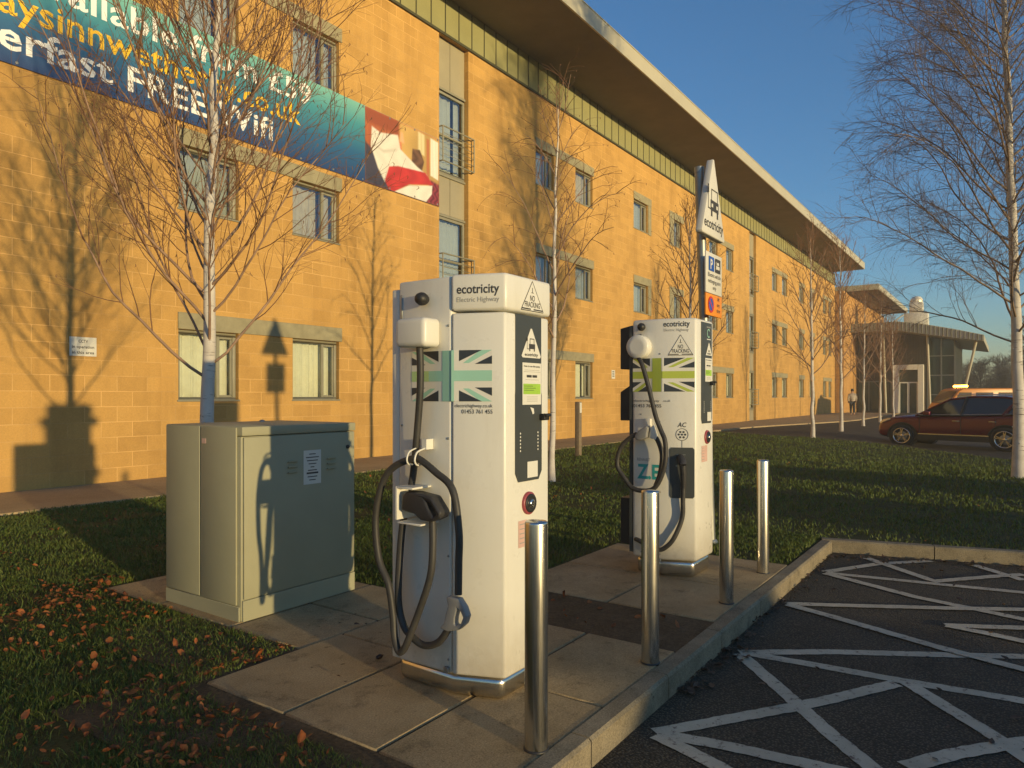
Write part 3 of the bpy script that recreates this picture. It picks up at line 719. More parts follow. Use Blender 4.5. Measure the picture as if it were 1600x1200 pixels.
# ---------------------------------------------------------------- charging stations
def charger(root, kind):
    rx, ry, _ = root.location
    H = 1.79 if kind == 1 else 1.83
    bk = .29 if kind == 1 else .165
    plan = [(-.255, bk), (-.255, -.066), (-.17, -.286), (.17, -.286), (.255, -.066), (.255, bk)]
    def off(d): return [(x + (d if x > 0 else -d) , y - (d if y < -.1 else 0)) for x, y in plan]
    L = lambda mb, name, mats, **k: mb.build(name, mats, root, local=True, **k)
    mb = MB(); pl = [(-.225, bk - .02), (-.235, -.06), (-.16, -.265), (.16, -.265), (.235, -.06), (.225, bk - .02)]
    mb.prism(pl, 0, .098 if kind == 1 else .118); L(mb, 'plinth', M['steel'], bevel=.03, seg=4)
    z0 = .10 if kind == 1 else .12
    mb = MB()
    rear = [(-.255, .24), (-.255, -.064), (.255, -.064), (.255, .24)]
    nose = [(-.258, -.069), (-.17, -.286), (.17, -.286), (.258, -.069)]
    if kind == 1:
        mb.prism(rear, z0, H); mb.prism(nose, z0, 1.632)
    else:
        mb.prism(plan[:1] + plan[1:], z0, H)
    L(mb, 'body', M['white'], bevel=.012 if kind == 1 else .02, seg=3)
    if kind == 1:
        mb = MB(); mb.prism([(-.264, -.0695), (-.175, -.294), (.175, -.294), (.264, -.0695)], 1.640, H + .005); L(mb, 'cap', M['white'], bevel=.014, seg=3)
        mb = MB(); mb.prism([(-.246, .244), (-.246, .29), (.246, .29), (.246, .244)], z0, H - .03); L(mb, 'rear_panel', M['white'], bevel=.006)
    for zc_ in (.135, 1.55):
        for sx_ in ((1, -1) if kind == 1 else (1,)):
            mb = MB(); mb.box(min(-.272 * sx_, -.2555 * sx_), max(-.272 * sx_, -.2555 * sx_), -.060, -.035, zc_ - .028, zc_ - .004) if zc_ < 1 else mb.box(min(-.260 * sx_, -.2555 * sx_), max(-.260 * sx_, -.2555 * sx_), bk - .075, bk - .063, zc_ + .04, zc_ + .18); L(mb, 'hinge', M['galv'], bevel=.002, seg=1)
    mb = MB()
    for y_, z_ in ((-.05, .16), (-.05, .60), (-.05, 1.10), (-.05, 1.58), (bk - .07, .16), (bk - .07, .60), (bk - .07, 1.15)):
        mb.lathe([(.0055, 0), (.005, .002), (.002, .0026)], n=10, mat=frame((-.2555, y_, z_), (0, -1, 0), (0, 0, 1)))
    L(mb, 'screw', M['galv'])
    FN = frame((-.2555, -.0665, 0), (.085, -.22, 0), (0, 0, 1)) if kind == 2 else frame((-.2585, -.0692, 0), (.088, -.217, 0), (0, 0, 1))
    FNr = frame((.17, -.286, 0), (.0875, .2185, 0), (0, 0, 1))
    FS = frame((-.255, 0, 0), (0, -1, 0), (0, 0, 1))            # u = -y
    FF = frame((0, -.286, 0), (1, 0, 0), (0, 0, 1))
    FC = frame((0, -.294, 0), (1, 0, 0), (0, 0, 1)); FCN = frame((-.264, -.0695, 0), (.089, -.2245, 0), (0, 0, 1))
    # dark front panel
    mb = MB()
    if kind == 1: pz = [(-.098, 1.63), (.102, 1.63), (.102, 1.30), (.106, 1.285), (.106, .95), (.08, .912), (-.078, .912), (-.100, .95), (-.100, 1.285), (-.098, 1.30)]
    else: pz = [(-.085, 1.81), (.13, 1.81), (.13, 1.12), (.11, 1.085), (-.07, 1.085), (-.085, 1.12)]
    mb.outline(pz[::-1], [], .004, FF); L(mb, 'front_panel', M['anth'])
    k = 0 if kind == 1 else .10
    F4 = frame((0, -.290, 0), (1, 0, 0), (0, 0, 1))
    # triangle sticker with plug-in car
    mb = MB(); dx = .018
    if kind == 1:
        mb.poly([(dx - .075, 1.455), (dx - .068, 1.447), (dx + .07, 1.447), (dx + .078, 1.455), (dx + .006, 1.575), (dx - .004, 1.575)], F4, .0015, 0)
        c = dx + .006
        mb.rect(c - .024, c + .024, 1.486, 1.508, F4, .0022, 1)
        for u0, u1, v0, v1 in ((c - .018, c - .014, 1.508, 1.53), (c + .014, c + .018, 1.508, 1.53), (c - .018, c + .018, 1.528, 1.532), (c - .022, c - .014, 1.476, 1.486), (c + .014, c + .022, 1.476, 1.486), (c - .040, c - .037, 1.486, 1.53), (c - .043, c - .034, 1.52, 1.535), (c - .040, c - .024, 1.484, 1.487)):
            mb.rect(u0, u1, v0, v1, F4, .0022, 1)
        mb.text('ecotricity', F4, dx + .001, 1.455, h=.014, width=.105, align='CENTER', bold=.03, lift=.0022, mi=1)
    else:
        mb.poly([(.0, 1.575), (.13, 1.575), (.066, 1.672)], F4, .0015, 0)
        mb.text('NO', F4, .066, 1.60, h=.014, align='CENTER', bold=.03, lift=.0022, mi=1); mb.text('FRACKING', F4, .066, 1.582, h=.012, width=.07, align='CENTER', bold=.03, lift=.0022, mi=1)
    L(mb, 'triangle_sticker', [M['white2'], M['ink']])
    # instruction sticker
    mb = MB()
    a, b, t, bt = (-.050, .098, 1.425, 1.243) if kind == 1 else (-.012, .126, 1.555, 1.385)
    mb.rect(a, b, bt, t, F4, .0015, 0)
    hh = t - bt; mb.rect(a + .006, b - .006, bt + hh * .25, bt + hh * .50, F4, .0021, 1)
    cm = (a + b) / 2
    mb.text('How to use this pump', F4, cm, t - hh * .10, h=.008, width=(b - a) * .85, align='CENTER', bold=.03, lift=.0022, mi=2)
    for i, (ff, w) in enumerate(((.17, .8), (.21, .9), (.40, .7))): mb.rect(cm - (b - a) * w / 2, cm + (b - a) * w / 2, t - hh * ff - .0015, t - hh * ff, F4, .0022, 3)
    mb.rect(cm - .042, cm - .003, t - hh * .35, t - hh * .29, F4, .0022, 2); mb.rect(cm + .003, cm + .04, t - hh * .35, t - hh * .29, F4, .0022, 2)
    for ff, w in ((.55, .55), (.60, .7), (.65, .6)): mb.rect(a + .012, a + (b - a) * w, t - hh * ff - .002, t - hh * ff, F4, .0027, 2)
    for ff in (.81, .86, .91): mb.rect(cm - .04, cm + .045, t - hh * ff - .002, t - hh * ff, F4, .0022, 3)
    L(mb, 'instruction_sticker', [M['white2'], M['green_st'], M['ink'], M['greyink']])
    # indicator dots, peeled sticker, blank square label
    mb = MB()
    for i in range(6):
        for u in (-.066, .072):
            mb.disc(u + (k * .3), 1.12 + k * 1.2 - i * .015, .0042, F4, .0018, 0, 10)
    if kind == 1: mb.poly([(-.0 + .01, 1.232), (.038, 1.226), (.042, 1.205), (.030, 1.200), (.022, 1.214)], F4, .0018, 0)
    mb.rect(*((-.012, .070, .925, .995) if kind == 1 else (.03, .112, 1.10, 1.165)), F4, .0018, 0)
    if kind == 2:
        mb.ring(.058, 1.735, .024, .032, F4, .0018, 1, 18, .6, 5.4); mb.text('ecotricity', F4, .058, 1.775, h=.012, width=.085, align='CENTER', lift=.0018, mi=0)
        mb.rect(.02, .10, 1.688, 1.694, F4, .0018, 0)
    L(mb, 'indicator_marks', [M['white2'], M['mint']])
    mb = MB(); zz = 1.185 if kind == 1 else 1.372
    mb.box(.085, .128, -.318, -.289, zz - .012, zz + .016); mb.prism([(.085, -.33), (.128, -.33), (.128, -.318), (.085, -.318)], zz + .004, zz + .016); L(mb, 'card_slot', M['black'], bevel=.004)
    # round lock
    mb = MB(); zc = .815 if kind == 1 else .985; uc = .002 if kind == 1 else .03
    Fl = frame((uc, -.286, zc), (1, 0, 0), (0, 0, 1)); mb.lathe([(.050, 0), (.050, .008), (.046, .012), (.036, .013)], n=28, mi=0, mat=Fl)
    lk = L(mb, 'lock_ring', M['red_ring'])
    mb = MB(); mb.lathe([(.041, .0135), (.040, .018), (.030, .0182), (.026, .017)], n=28, mat=Fl); mb.lathe([(.018, .017), (.018, .024), (.012, .026)], n=20, mi=1, mat=Fl); mb.build('lock_core', [M['black'], M['chrome']], lk, local=True)
    mb = MB(); v0, v1 = (.63, .745) if kind == 1 else (.81, .925)
    mb.rect(-.075, -.010 if kind == 1 else .04, v0, v1, FF, .0012, 0)
    for i in range(5): mb.rect(-.066, -.02, v1 - .018 - i * .02, v1 - .014 - i * .02, FF, .0018, 1)
    L(mb, 'warning_label', [M['pinklab'], M['greyink']])
    # ---- NO FRACKING triangle
    mb = MB()
    if kind == 1: Ft, cu, zb, zt, w = FC, .022, 1.652, 1.782, .088
    else: Ft, cu, zb, zt, w = FN, .126, 1.568, 1.712, .086
    def edge(p, q, t): 
        p = Vector(p); q = Vector(q); d = (q - p).normalized(); nn = Vector((-d.y, d.x)) * t; mb.poly([p - nn, q - nn, q + nn, p + nn], Ft, .0018, 0)
    A_, B_, C_ = (cu, zt), (cu - w, zb), (cu + w, zb)
    mb.poly([B_, C_, A_], Ft, .0012, 1)
    for p, q in ((A_, B_), (B_, C_), (C_, A_)): edge(p, q, .0016)
    hgt = zt - zb
    mb.text('NO', Ft, cu, zb + hgt * .33, h=hgt * .20, width=w * .42, align='CENTER', bold=.012, lift=.002, res=4); mb.text('FRACKING', Ft, cu, zb + hgt * .12, h=hgt * .19, width=w * 1.36, align='CENTER', bold=.012, lift=.002, res=4)
    mb.rect(cu - w * .95, cu - w * .15, zb + .004, zb + .010, Ft, .002); mb.rect(cu + w * .1, cu + w * .93, zb + .004, zb + .010, Ft, .002)
    mb.rect(cu - .002, cu + .002, zb + hgt * .62, zb + hgt * .78, Ft, .002); mb.rect(cu - .010, cu + .010, zb + hgt * .60, zb + hgt * .62, Ft, .002)
    L(mb, 'fracking_sticker', [M['ink'], M['white2']])
    # ---- lettering
    mb = MB()
    if kind == 1:
        mb.text('ecotricity', FCN, .12, 1.712, h=.040, width=.185, align='CENTER', bold=.016, lift=.0015, res=5); mb.text('Electric Highway', FCN, .12, 1.676, h=.022, width=.185, align='CENTER', lift=.0015, mi=1)
        mb.text('electrichighway.co.uk', FN, .180, 1.233, h=.0155, width=.165, align='RIGHT', bold=0, res=4, lift=.0015); mb.text('01453 761 455', FN, .180, 1.207, h=.018, width=.135, align='RIGHT', bold=.004, res=4, lift=.0015)
    else:
        mb.text('ecotricity', FN, .008, 1.772, h=.040, width=.182, bold=.016, res=5, lift=.0015); mb.text('Electric Highway', FN, .012, 1.738, h=.020, width=.170, lift=.0015, mi=1)
        mb.text('electrichighway', FS, -.155, 1.240, h=.017, width=.200, lift=.0015); mb.text('.co.uk', FN, .004, 1.240, h=.017, width=.052, lift=.0015)
        mb.text('01453 761 455', FS, -.155, 1.200, h=.024, width=.215, bold=.006, res=4, lift=.0015)
        mb.text('Z.E', FS, -.125, .69, h=.105, width=.17, bold=.03, lift=.0015, mi=2); mb.text('RENAULT', FS, -.125, .815, h=.022, width=.10, bold=.01, lift=.0015, mi=1)
        mb.text('AC', FN, .136, 1.063, h=.034, width=.062, align='CENTER', lift=.0015, shear=.25, bold=.01)
        mb.ring(.136, 1.010, .040, .0435, FN, .0015)
        for u, v in ((0, 0), (-.022, 0), (.022, 0), (-.011, .018), (.011, .018), (-.012, -.019), (.012, -.019)): mb.disc(.136 + u, 1.01 + v, .0075, FN, .0015)
        mb.rect(.1345, .1375, .92, .967, FN, .0015)
    L(mb, 'lettering', [M['ink'], M['greyink'], M['teal']])
    # ---- flag wrapped round the bend
    mb = MB()
    if kind == 1: uc, uw0, uw1, vz0, vz1, cc, cl = -.018, -.225, .178, 1.258, 1.474, 'mint', 'mintlime'
    else: uc, uw0, uw1, vz0, vz1, cc, cl = -.040, -.226, .222, 1.312, 1.550, 'lime', 'lime'
    vm = (vz0 + vz1) / 2; hv = (vz1 - vz0) / 2
    def clip(poly, s):
        out = []
        for i in range(len(poly)):
            p, q = poly[i], poly[(i + 1) % len(poly)]
            if p[0] * s >= 0: out.append(p)
            if p[0] * s < 0 < q[0] * s or q[0] * s < 0 < p[0] * s:
                t = p[0] / (p[0] - q[0]); out.append((0, p[1] + (q[1] - p[1]) * t))
        return out
    def fpoly(pts, mi, lift):
        for s_ in (-1, 1):
            c = clip(pts, s_)
            if len(c) >= 3:
                if s_ < 0: mb.poly([(u + .066, v) for u, v in c], FS, lift, mi)
                else: mb.poly(c, FN, lift, mi)
    fpoly([(uw0, vz0), (uw1, vz0), (uw1, vz1), (uw0, vz1)], 0, .0010)
    arm = .030 if kind == 1 else .034; gp = .052
    for sx, ue in ((-1, uw0), (1, uw1)):
        for sv in (-1, 1):
            i_ = uc + sx * gp; top = vm + sv * hv; mid_ = vm + sv * gp * .95; far = ue
            wd = abs(far - i_)
            fpoly([(i_, top), (far - sx * wd * .30, top), (i_, mid_ + sv * .012)], 1, .0017)
            fpoly([(far, mid_), (far, top - sv * hv * .22), (i_ + sx * wd * .48, mid_)], 1, .0017)
            fpoly([(far, top), (far - sx * .05, top), (i_ + sx * wd * (.12), mid_ + sv * .004), (i_ + sx * wd * .30, mid_ + sv * .004)], 2, .0014)
    fpoly([(uw0, vm - arm * .75), (uw1, vm - arm * .75), (uw1, vm + arm * .75), (uw0, vm + arm * .75)], 2, .0021)
    fpoly([(uc - arm, vz0), (uc + arm, vz0), (uc + arm, vz1), (uc - arm, vz1)], 2, .0025)
    if kind == 1: fpoly([(uw0, vm - arm * .75), (uw0 + .1, vm - arm * .75), (uw0 + .1, vm + arm * .75), (uw0, vm + arm * .75)], 3, .0023)
    L(mb, 'flag_sticker', [M['white2'], M['navy'], M[cc], M[cl]])
    # ---- knob and cable gland
    def side_set(sx):
        def mx(p): return (p[0] * sx, p[1], p[2])
        FX = frame((-.255 * sx, 0, 0), (0, -sx, 0), (0, 0, 1))
        mb = MB(); kz, ky = (1.700, .075) if kind == 1 else (1.775, .08)
        mb.lathe([(.018, 0), (.018, .006), (.025, .012), (.0285, .024), (.0285, .036), (.022, .052), (.012, .058), (.003, .060)], n=18, mat=FX @ Matrix.Translation((-ky * sx if sx > 0 else ky, kz, 0))); L(mb, 'knob', M['black'])
        mb = MB()
        if kind == 1: mb.box(min(-.365 * sx, -.256 * sx), max(-.365 * sx, -.256 * sx), -.012, .16, 1.488, 1.612); L(mb, 'cable_gland', M['white2'], bevel=.022, seg=4)
        else:
            mb.lathe([(.082, 0), (.085, .010), (.085, .066), (.078, .076), (.05, .078)], n=32, mat=FX @ Matrix.Translation((-.095 * sx if sx > 0 else .095, 1.632, 0))); L(mb, 'cable_gland', M['white2'])
    side_set(1)
    if kind == 1: side_set(-1)
    X = lambda y, z, o=.338: (-o, y - ry, z)
    if kind == 1:
        c1 = [(2.055, 1.50), (2.06, 1.332), (2.089, 1.113), (2.119, .948), (2.149, .821), (2.172, .722), (2.183, .554), (2.179, .388), (2.141, .295), (2.096, .254), (2.023, .228), (1.938, .258), (1.880, .325)]
        o1 = [.32, .31, .30, .29, .29, .30, .31, .32, .33, .33, .33, .335, .338]
        c2 = [(1.828, .475), (1.826, .602), (1.825, .732), (1.859, .898), (1.952, .963), (2.041, 1.009), (2.089, 1.012), (2.179, .977), (2.241, .917), (2.281, .796), (2.288, .682), (2.265, .555), (2.21, .461), (2.183, .332), (2.168, .24), (2.137, .186), (2.104, .209), (2.067, .282), (2.009, .416), (1.966, .541), (1.959, .664), (1.97, .770)]
        o2 = [.338, .338, .338, .338, .335, .33, .33, .34, .345, .35, .35, .35, .35, .35, .355, .36, .36, .36, .355, .35, .345, .335]
        for sx in (1, -1):
            mb = MB()
            for c, o_ in ((c1, o1), (c2, o2)):
                mb.tube(spline([(-o * sx, y - ry, z) if sx > 0 else (.255 + (o - .255) * .62, y - ry + .13 - .05 * (y > 2.15), z) for (y, z), o in zip(c, o_)], 6), .0155, 12)
            cb = L(mb, 'cable', M['rubber'])
            FG = frame((-.325, 0, 0) if sx > 0 else (.315, .13, 0), (0, -1, 0), (0, 0, 1))
            if sx > 0: tt = .034
            else: tt = -.034
            mb = MB(); dg = [(.126, .465), (.186, .465), (.216, .433), (.231, .40), (.219, .367), (.186, .338), (.133, .322), (.088, .327), (.112, .353), (.119, .385), (.133, .425), (.126, .45)]
            dh = [(.178, .427), (.198, .415), (.211, .392), (.198, .364), (.173, .353), (.165, .359), (.167, .383), (.178, .417)]
            mb.outline(dg, [dh], tt, FG); L(mb, 'pull_grip', M['grip'], bevel=.007, seg=3)
            # holstered connector
            mb = MB(); FG = frame((-.300 * sx, 0, 0), (0, -1, 0), (0, 0, 1)); tt = .07 * sx
            co_ = [(-.113, .861), (-.088, .875), (-.046, .876), (.05, .865), (.102, .804), (.096, .781), (.044, .758), (-.009, .762), (-.046, .785), (-.119, .792)]
            sl_ = [(.017, .845), (.050, .834), (.079, .793), (.061, .782), (.035, .811)]
            mb.outline(co_, [sl_], tt, FG); L(mb, 'connector', M['conn'], bevel=.014, seg=3)
            # white bracket round the connector, and hook plate
            mb = MB(); 
            def bx(x0, x1, y0, y1, z0, z1): mb.box(min(-x0 * sx, -x1 * sx), max(-x0 * sx, -x1 * sx), y0, y1, z0, z1)
            bx(.256, .375, .135, .147, .752, .895); bx(.256, .375, .045, .134, .886, .895); bx(.256, .375, .0, .134, .738, .746)
            L(mb, 'holster', M['white2'], bevel=.002, seg=1)
            mb = MB(); bx(.256, .300, .035, .062, 1.052, 1.096)
            for y_ in (.045, .09):
                mb.tube(spline([(-.275 * sx, y_, 1.06), (-.32 * sx, y_, 1.052), (-.35 * sx, y_, 1.04), (-.362 * sx, y_, 1.01), (-.35 * sx, y_, .99), (-.325 * sx, y_, .988)], 4), .004, 6)
            mb.tube([(-.275 * sx, .09, 1.06), (-.256 * sx, .09, 1.06)], .004, 6); L(mb, 'hook', M['white2'])
    else:
        d1 = [(2.165, 1.56), (2.122, 1.50), (2.074, 1.343), (2.021, 1.141), (1.982, 1.043), (1.949, .964), (1.945, .831), (1.982, .704), (2.04, .628), (2.137, .612), (2.206, .634), (2.257, .695), (2.313, .779), (2.297, .891), (2.242, .963), (2.167, 1.011)]
        o1 = [.31, .33, .33, .33, .33, .335, .34, .34, .34, .34, .34, .34, .34, .335, .33, .325]
        d2 = [(2.064, .996), (2.025, .979), (1.987, .873), (2.001, .739), (2.035, .647)]
        mb = MB(); mb.tube(spline([(-o, y - ry, z) for (y, z), o in zip(d1, o1)], 6), .0165, 12)
        mb.tube(spline([(-.30, y - ry, z) for y, z in d2], 6), .0165, 12)
        p1 = FN @ Vector((.140, .60, .03)); 
        mb.tube(spline([FN @ Vector((.146, .66, .036)), FN @ Vector((.142, .56, .036)), (-.235, -.205, .428), (-.27, -.159, .288), (-.285, -.102, .219), (-.29, -.049, .198), (-.285, .03, .215), (-.27, .10, .24), (-.25, .14, .245)], 6), .0165, 12)
        L(mb, 'cable', M['rubber'])
        mb = MB(); FG = frame((-.29, 0, 0), (0, -1, 0), (0, 0, 1))
        mb.outline([(-.107, .997), (-.072, 1.039), (-.018, 1.072), (.0, 1.055), (-.01, 1.02), (-.012, .988), (-.067, .966), (-.097, .97)][::-1], [], .06, FG); L(mb, 'connector', M['grip'], bevel=.010, seg=3)
        mb = MB(); mb.outline([(.002, 1.06), (.025, 1.076), (.05, 1.0), (.045, .975), (.0, .985)][::-1], [], .03, FG); mb.box(-.29, -.256, .01, .05, 1.06, 1.12); L(mb, 'holster', M['white2'], bevel=.004)
        mb = MB(); mb.outline([(.062, .919), (.209, .919), (.221, .905), (.221, .577), (.209, .563), (.062, .563), (.050, .577), (.050, .905)], [], .004, FN); op = L(mb, 'socket_panel', M['anth'])
        mb = MB()
        mb.tube([FN @ Vector((.125, .845, .004)), FN @ Vector((.135, .83, .05)), FN @ Vector((.142, .80, .062))], [.03, .03, .026], 12)
        mb.tube([FN @ Vector((.142, .80, .062)), FN @ Vector((.146, .72, .050)), FN @ Vector((.146, .64, .036))], [.024, .022, .018], 12)
        mb.rect(.10, .16, .866, .871, FN, .0055, 1); mb.disc(.098, .79, .006, FN, .0055, 1, 10)
        mb.build('connector', [M['conn'], M['galv']], op, local=True)
        mb = MB()                                              # rain hoods on the back
        for zt_, zb_, s_ in ((1.77, 1.48, .02), (1.34, 1.10, .06), (.50, .19, .0)):
            mb.prism([(.192, zb_), (.192, zt_ + .03), (.288, zt_ - s_ + .03), (.288, zb_)], -.20, .20, 0, Matrix(((0, 0, 1, 0), (1, 0, 0, 0), (0, 1, 0, 0), (0, 0, 0, 1))))
        L(mb, 'vent_hood', M['black'], bevel=.004, seg=1)
        mb = MB(); mb.box(-.250, .250, .1655, .190, .15, 1.79); L(mb, 'rear_panel', M['anth'])  # dark colour paints in the shade on this back strip
ch1 = empty('charging_station', (2.578, 2.0, 0), 'larger near white charging station with mint flag, capped top and two hung cables', 'charger', 'white charging stations'); charger(ch1, 1)
ch2 = empty('charging_station', (4.985, 2.07, 0), 'farther white charging station with lime green flag and AC socket plugged in', 'charger', 'white charging stations'); charger(ch2, 2)

# ---------------------------------------------------------------- bollards
b0 = None
for i, (x, y, hgt, lab) in enumerate(((2.168, 1.405, .83, 'nearest and tallest looking steel bollard beside the near charging station'), (3.184, 1.410, .83, 'steel bollard standing in front of the lime flag charger cable loop'),
        (4.371, 1.429, .825, 'steel bollard just right of the farther charging station'), (5.267, 1.455, .82, 'farthest steel bollard, alone near the kerb corner'))):
    if b0 is None:
        b0 = empty('bollard', (x, y, 0), lab, 'bollard', 'brushed steel bollards along the kerb')
        mb = MB(); mb.lathe([(.0425, -.05), (.0425, .818), (.0415, .8235), (.038, .8265), (.010, .830)], n=40); mb.build('post', M['steel'], b0, local=True)
        mb = MB(); mb.lathe([(.047, 0), (.047, .004), (.043, .007)], n=32); mb.build('base_seal', M['black'], b0, local=True)
    else:
        c = copy_tree(b0); c.location = (x, y, 0); c['label'] = lab; c.scale = (1, 1, hgt / .83)

# ---------------------------------------------------------------- electrical cabinet
cab = empty('electrical_cabinet', (2.845, 3.945, 0), 'pale green steel electrical cabinet on the slabs in front of the birch', 'cabinet')
x0, x1, y0, y1, zt = 2.42, 3.27, 3.56, 4.335, 1.105
mb = MB(); mb.box(x0, x1, y0, y1, 0.0, 1.05); mb.build('body', M['cab'], cab, bevel=.006)
mb = MB(); mb.box(x0, x1, y0 - .0135, y1, 1.0535, zt); mb.build('lid', M['cab'], cab, bevel=.004)
mb = MB(); mb.box(x0 + .012, x1 - .010, y0 - .014, y0 - .002, .125, 1.045); dr = mb.build('door', M['cab'], cab, bevel=.004)
for c in ((x0 + .34, .88), (x0 + .64, .88)):
    mb = MB()
    for i in range(3): mb.prism([(0, 0), (.014, .003), (.014, .012)], -.035, .035, 0, Matrix(((0, 0, 1, c[0]), (-1, 0, 0, y0 - .014), (0, 1, 0, c[1] - i * .032), (0, 0, 0, 1))))
    mb.build('louvre', M['cab'], dr)
mb = MB(); mb.lathe([(.013, 0), (.013, .006), (.008, .008)], n=16, mat=frame((x1 - .07, y0 - .014, .95), (1, 0, 0), (0, 0, 1))); mb.build('lock', M['black'], dr)
FD = frame((x0, y0 - .014, 0), (1, 0, 0), (0, 0, 1))
mb = MB(); mb.rect(.425, .56, .735, .945, FD, .0012)
for i, w in enumerate((.05, .10, .085, .06, .03, .07, .09, .075, .05)): mb.rect(.4925 - w / 2, .4925 + w / 2, .918 - i * .02, .918 - i * .02 + (.011 if i == 6 else .006), FD, .0018, 1)
mb.build('label_plate', [M['signw'], M['ink']], dr)
mb = MB(); mb.box(x0 + .006, x1 - .006, y0 - .0135, y0 - .0005, .0, .118); mb.box(x0 - .0115, x0 - .0005, y0 + .004, y1 - .01, .0, .085); mb.build('plinth_cover', M['cab'], cab, bevel=.002, seg=1)
mb = MB()
for a, b in ((y0 + .03, (y0 + y1) / 2 - .006), ((y0 + y1) / 2 + .006, y1 - .015)): mb.box(x0 - .012, x0 - .0008, a, b, .09, 1.101)
sd = mb.build('side_door', M['cab'], cab, bevel=.004)
mb = MB(); mb.box(x0 - .0135, x0 - .0122, 3.885, 3.925, 1.0, 1.03); mb.build('serial_plate', M['pinklab'], sd)
mb = MB(); mb.lathe([(.02, 1.105), (.02, 1.112), (.01, 1.118)], (3.02, 4.2, 0), 12); mb.build('lid_bolt', M['galv'], cab)

# ---------------------------------------------------------------- charging sign on its post
sg = empty('charging_sign_post', (6.10, 2.13, 0), 'tall leaning sign post with white triangle and electric vehicle parking plates behind the far charger', 'sign')
k = 1.066
P0 = Vector((6.10, 2.13, -.02)); P1 = Vector((6.00, 2.20, 3.24))
mb = MB(); mb.tube([P0, P1], .040, 20); mb.tube([P1 - Vector((0, 0, .02)), P1 + Vector((0, 0, .03))], .043, 20); mb.build('pole', M['galv'], sg)
mb = MB(); mb.lathe([(.062, -.01), (.06, .03), (.045, .05)], P0, 16); mb.build('pole_foot', M['galv'], sg)
ys_ = 2.065
FT = frame((5.985, ys_, 0), (1, 0, 0), (0, 0, 1))
zb, zt = 2.64, 3.31
mb = MB(); T_ = [(-.285, zb + .02), (-.27, zb), (.27, zb), (.285, zb + .02), (.012, zt), (-.012, zt)]
mb.outline(T_, [], .06, frame((5.985, ys_ + .06, 0), (1, 0, 0), (0, 0, 1))); tri = mb.build('triangle_sign', M['signw'], sg, bevel=.008)
mb = MB(); c = .01
mb.text('ecotricity', FT, 0, zb + .065, h=.085, width=.47, align='CENTER', bold=.014, res=4, lift=.002)
for u0, u1, v0, v1 in ((-.095, .105, .22, .31), (-.075, .085, .395, .405), (-.075, -.063, .31, .40), (.073, .085, .31, .40), (-.085, -.05, .17, .22), (.06, .095, .17, .22), (-.155, -.145, .23, .40), (-.168, -.132, .36, .43), (-.155, -.095, .225, .235)):
    mb.rect(u0 + c, u1 + c, zb + v0, zb + v1, FT, .002)
mb.rect(-.075 + c, -.035 + c, zb + .25, zb + .28, FT, .0026, 1); mb.rect(.045 + c, .085 + c, zb + .25, zb + .28, FT, .0026, 1)
mb.build('lettering', [M['ink'], M['signw']], tri)
xa, xb = 5.80, 6.20; FP = frame((5.80, 2.065, 0), (1, 0, 0), (0, 0, 1))
mb = MB(); mb.box(xa, xb, 2.068, 2.082, 2.155, 2.50); pk = mb.build('parking_plate', M['signw'], sg, bevel=.003)
mb = MB(); mb.rect(.06, .19, 2.345, 2.465, FP, .0015, 0); mb.text('P', FP, .125, 2.362, h=.085, align='CENTER', bold=.03, lift=.0022, mi=1)
mb.rect(.22, .35, 2.345, 2.465, FP, .0015, 2); mb.rect(.245, .325, 2.375, 2.405, FP, .0022, 1); mb.rect(.26, .31, 2.412, 2.435, FP, .0022, 1); mb.rect(.235, .243, 2.37, 2.44, FP, .0022, 1)
for i, t in enumerate(('Electric vehicle', 'recharging point', 'only')): mb.text(t, FP, .2, 2.295 - i * .052, h=.034, width=.31 if i < 2 else .08, align='CENTER', bold=.01, lift=.0015, mi=2)
mb.build('lettering', [M['blue'], M['signw'], M['ink']], pk)
mb = MB(); mb.box(xa, xb, 2.068, 2.082, 1.965, 2.150); ok = mb.build('restriction_plate', M['signo'], sg, bevel=.003)
mb = MB(); mb.disc(.115, 2.058, .070, FP, .0012, 0, 28); mb.disc(.115, 2.058, .052, FP, .0018, 1, 28)
mb.poly([(.076, 2.110), (.062, 2.098), (.154, 2.006), (.168, 2.018)], FP, .0024, 0)
for i, t in enumerate(('At', 'any', 'time')): mb.text(t, FP, .30, 2.105 - i * .05, h=.032, align='CENTER', bold=.02, lift=.0015, mi=2)
mb.build('lettering', [M['redp'], M['blue'], M['ink']], ok)

mp = empty('marker_post', (13.4, 7.6, 0), 'short weathered timber marker post with a white label on the lawn before the wall', 'post')
mb = MB(); mb.box(13.35, 13.46, 7.55, 7.66, -.05, 1.16); mb.build('post', M['wood'], mp, bevel=.008)
mb = MB(); mb.box(13.365, 13.445, 7.542, 7.549, .92, 1.14); mb.build('label_plate', M['signw'], mp)

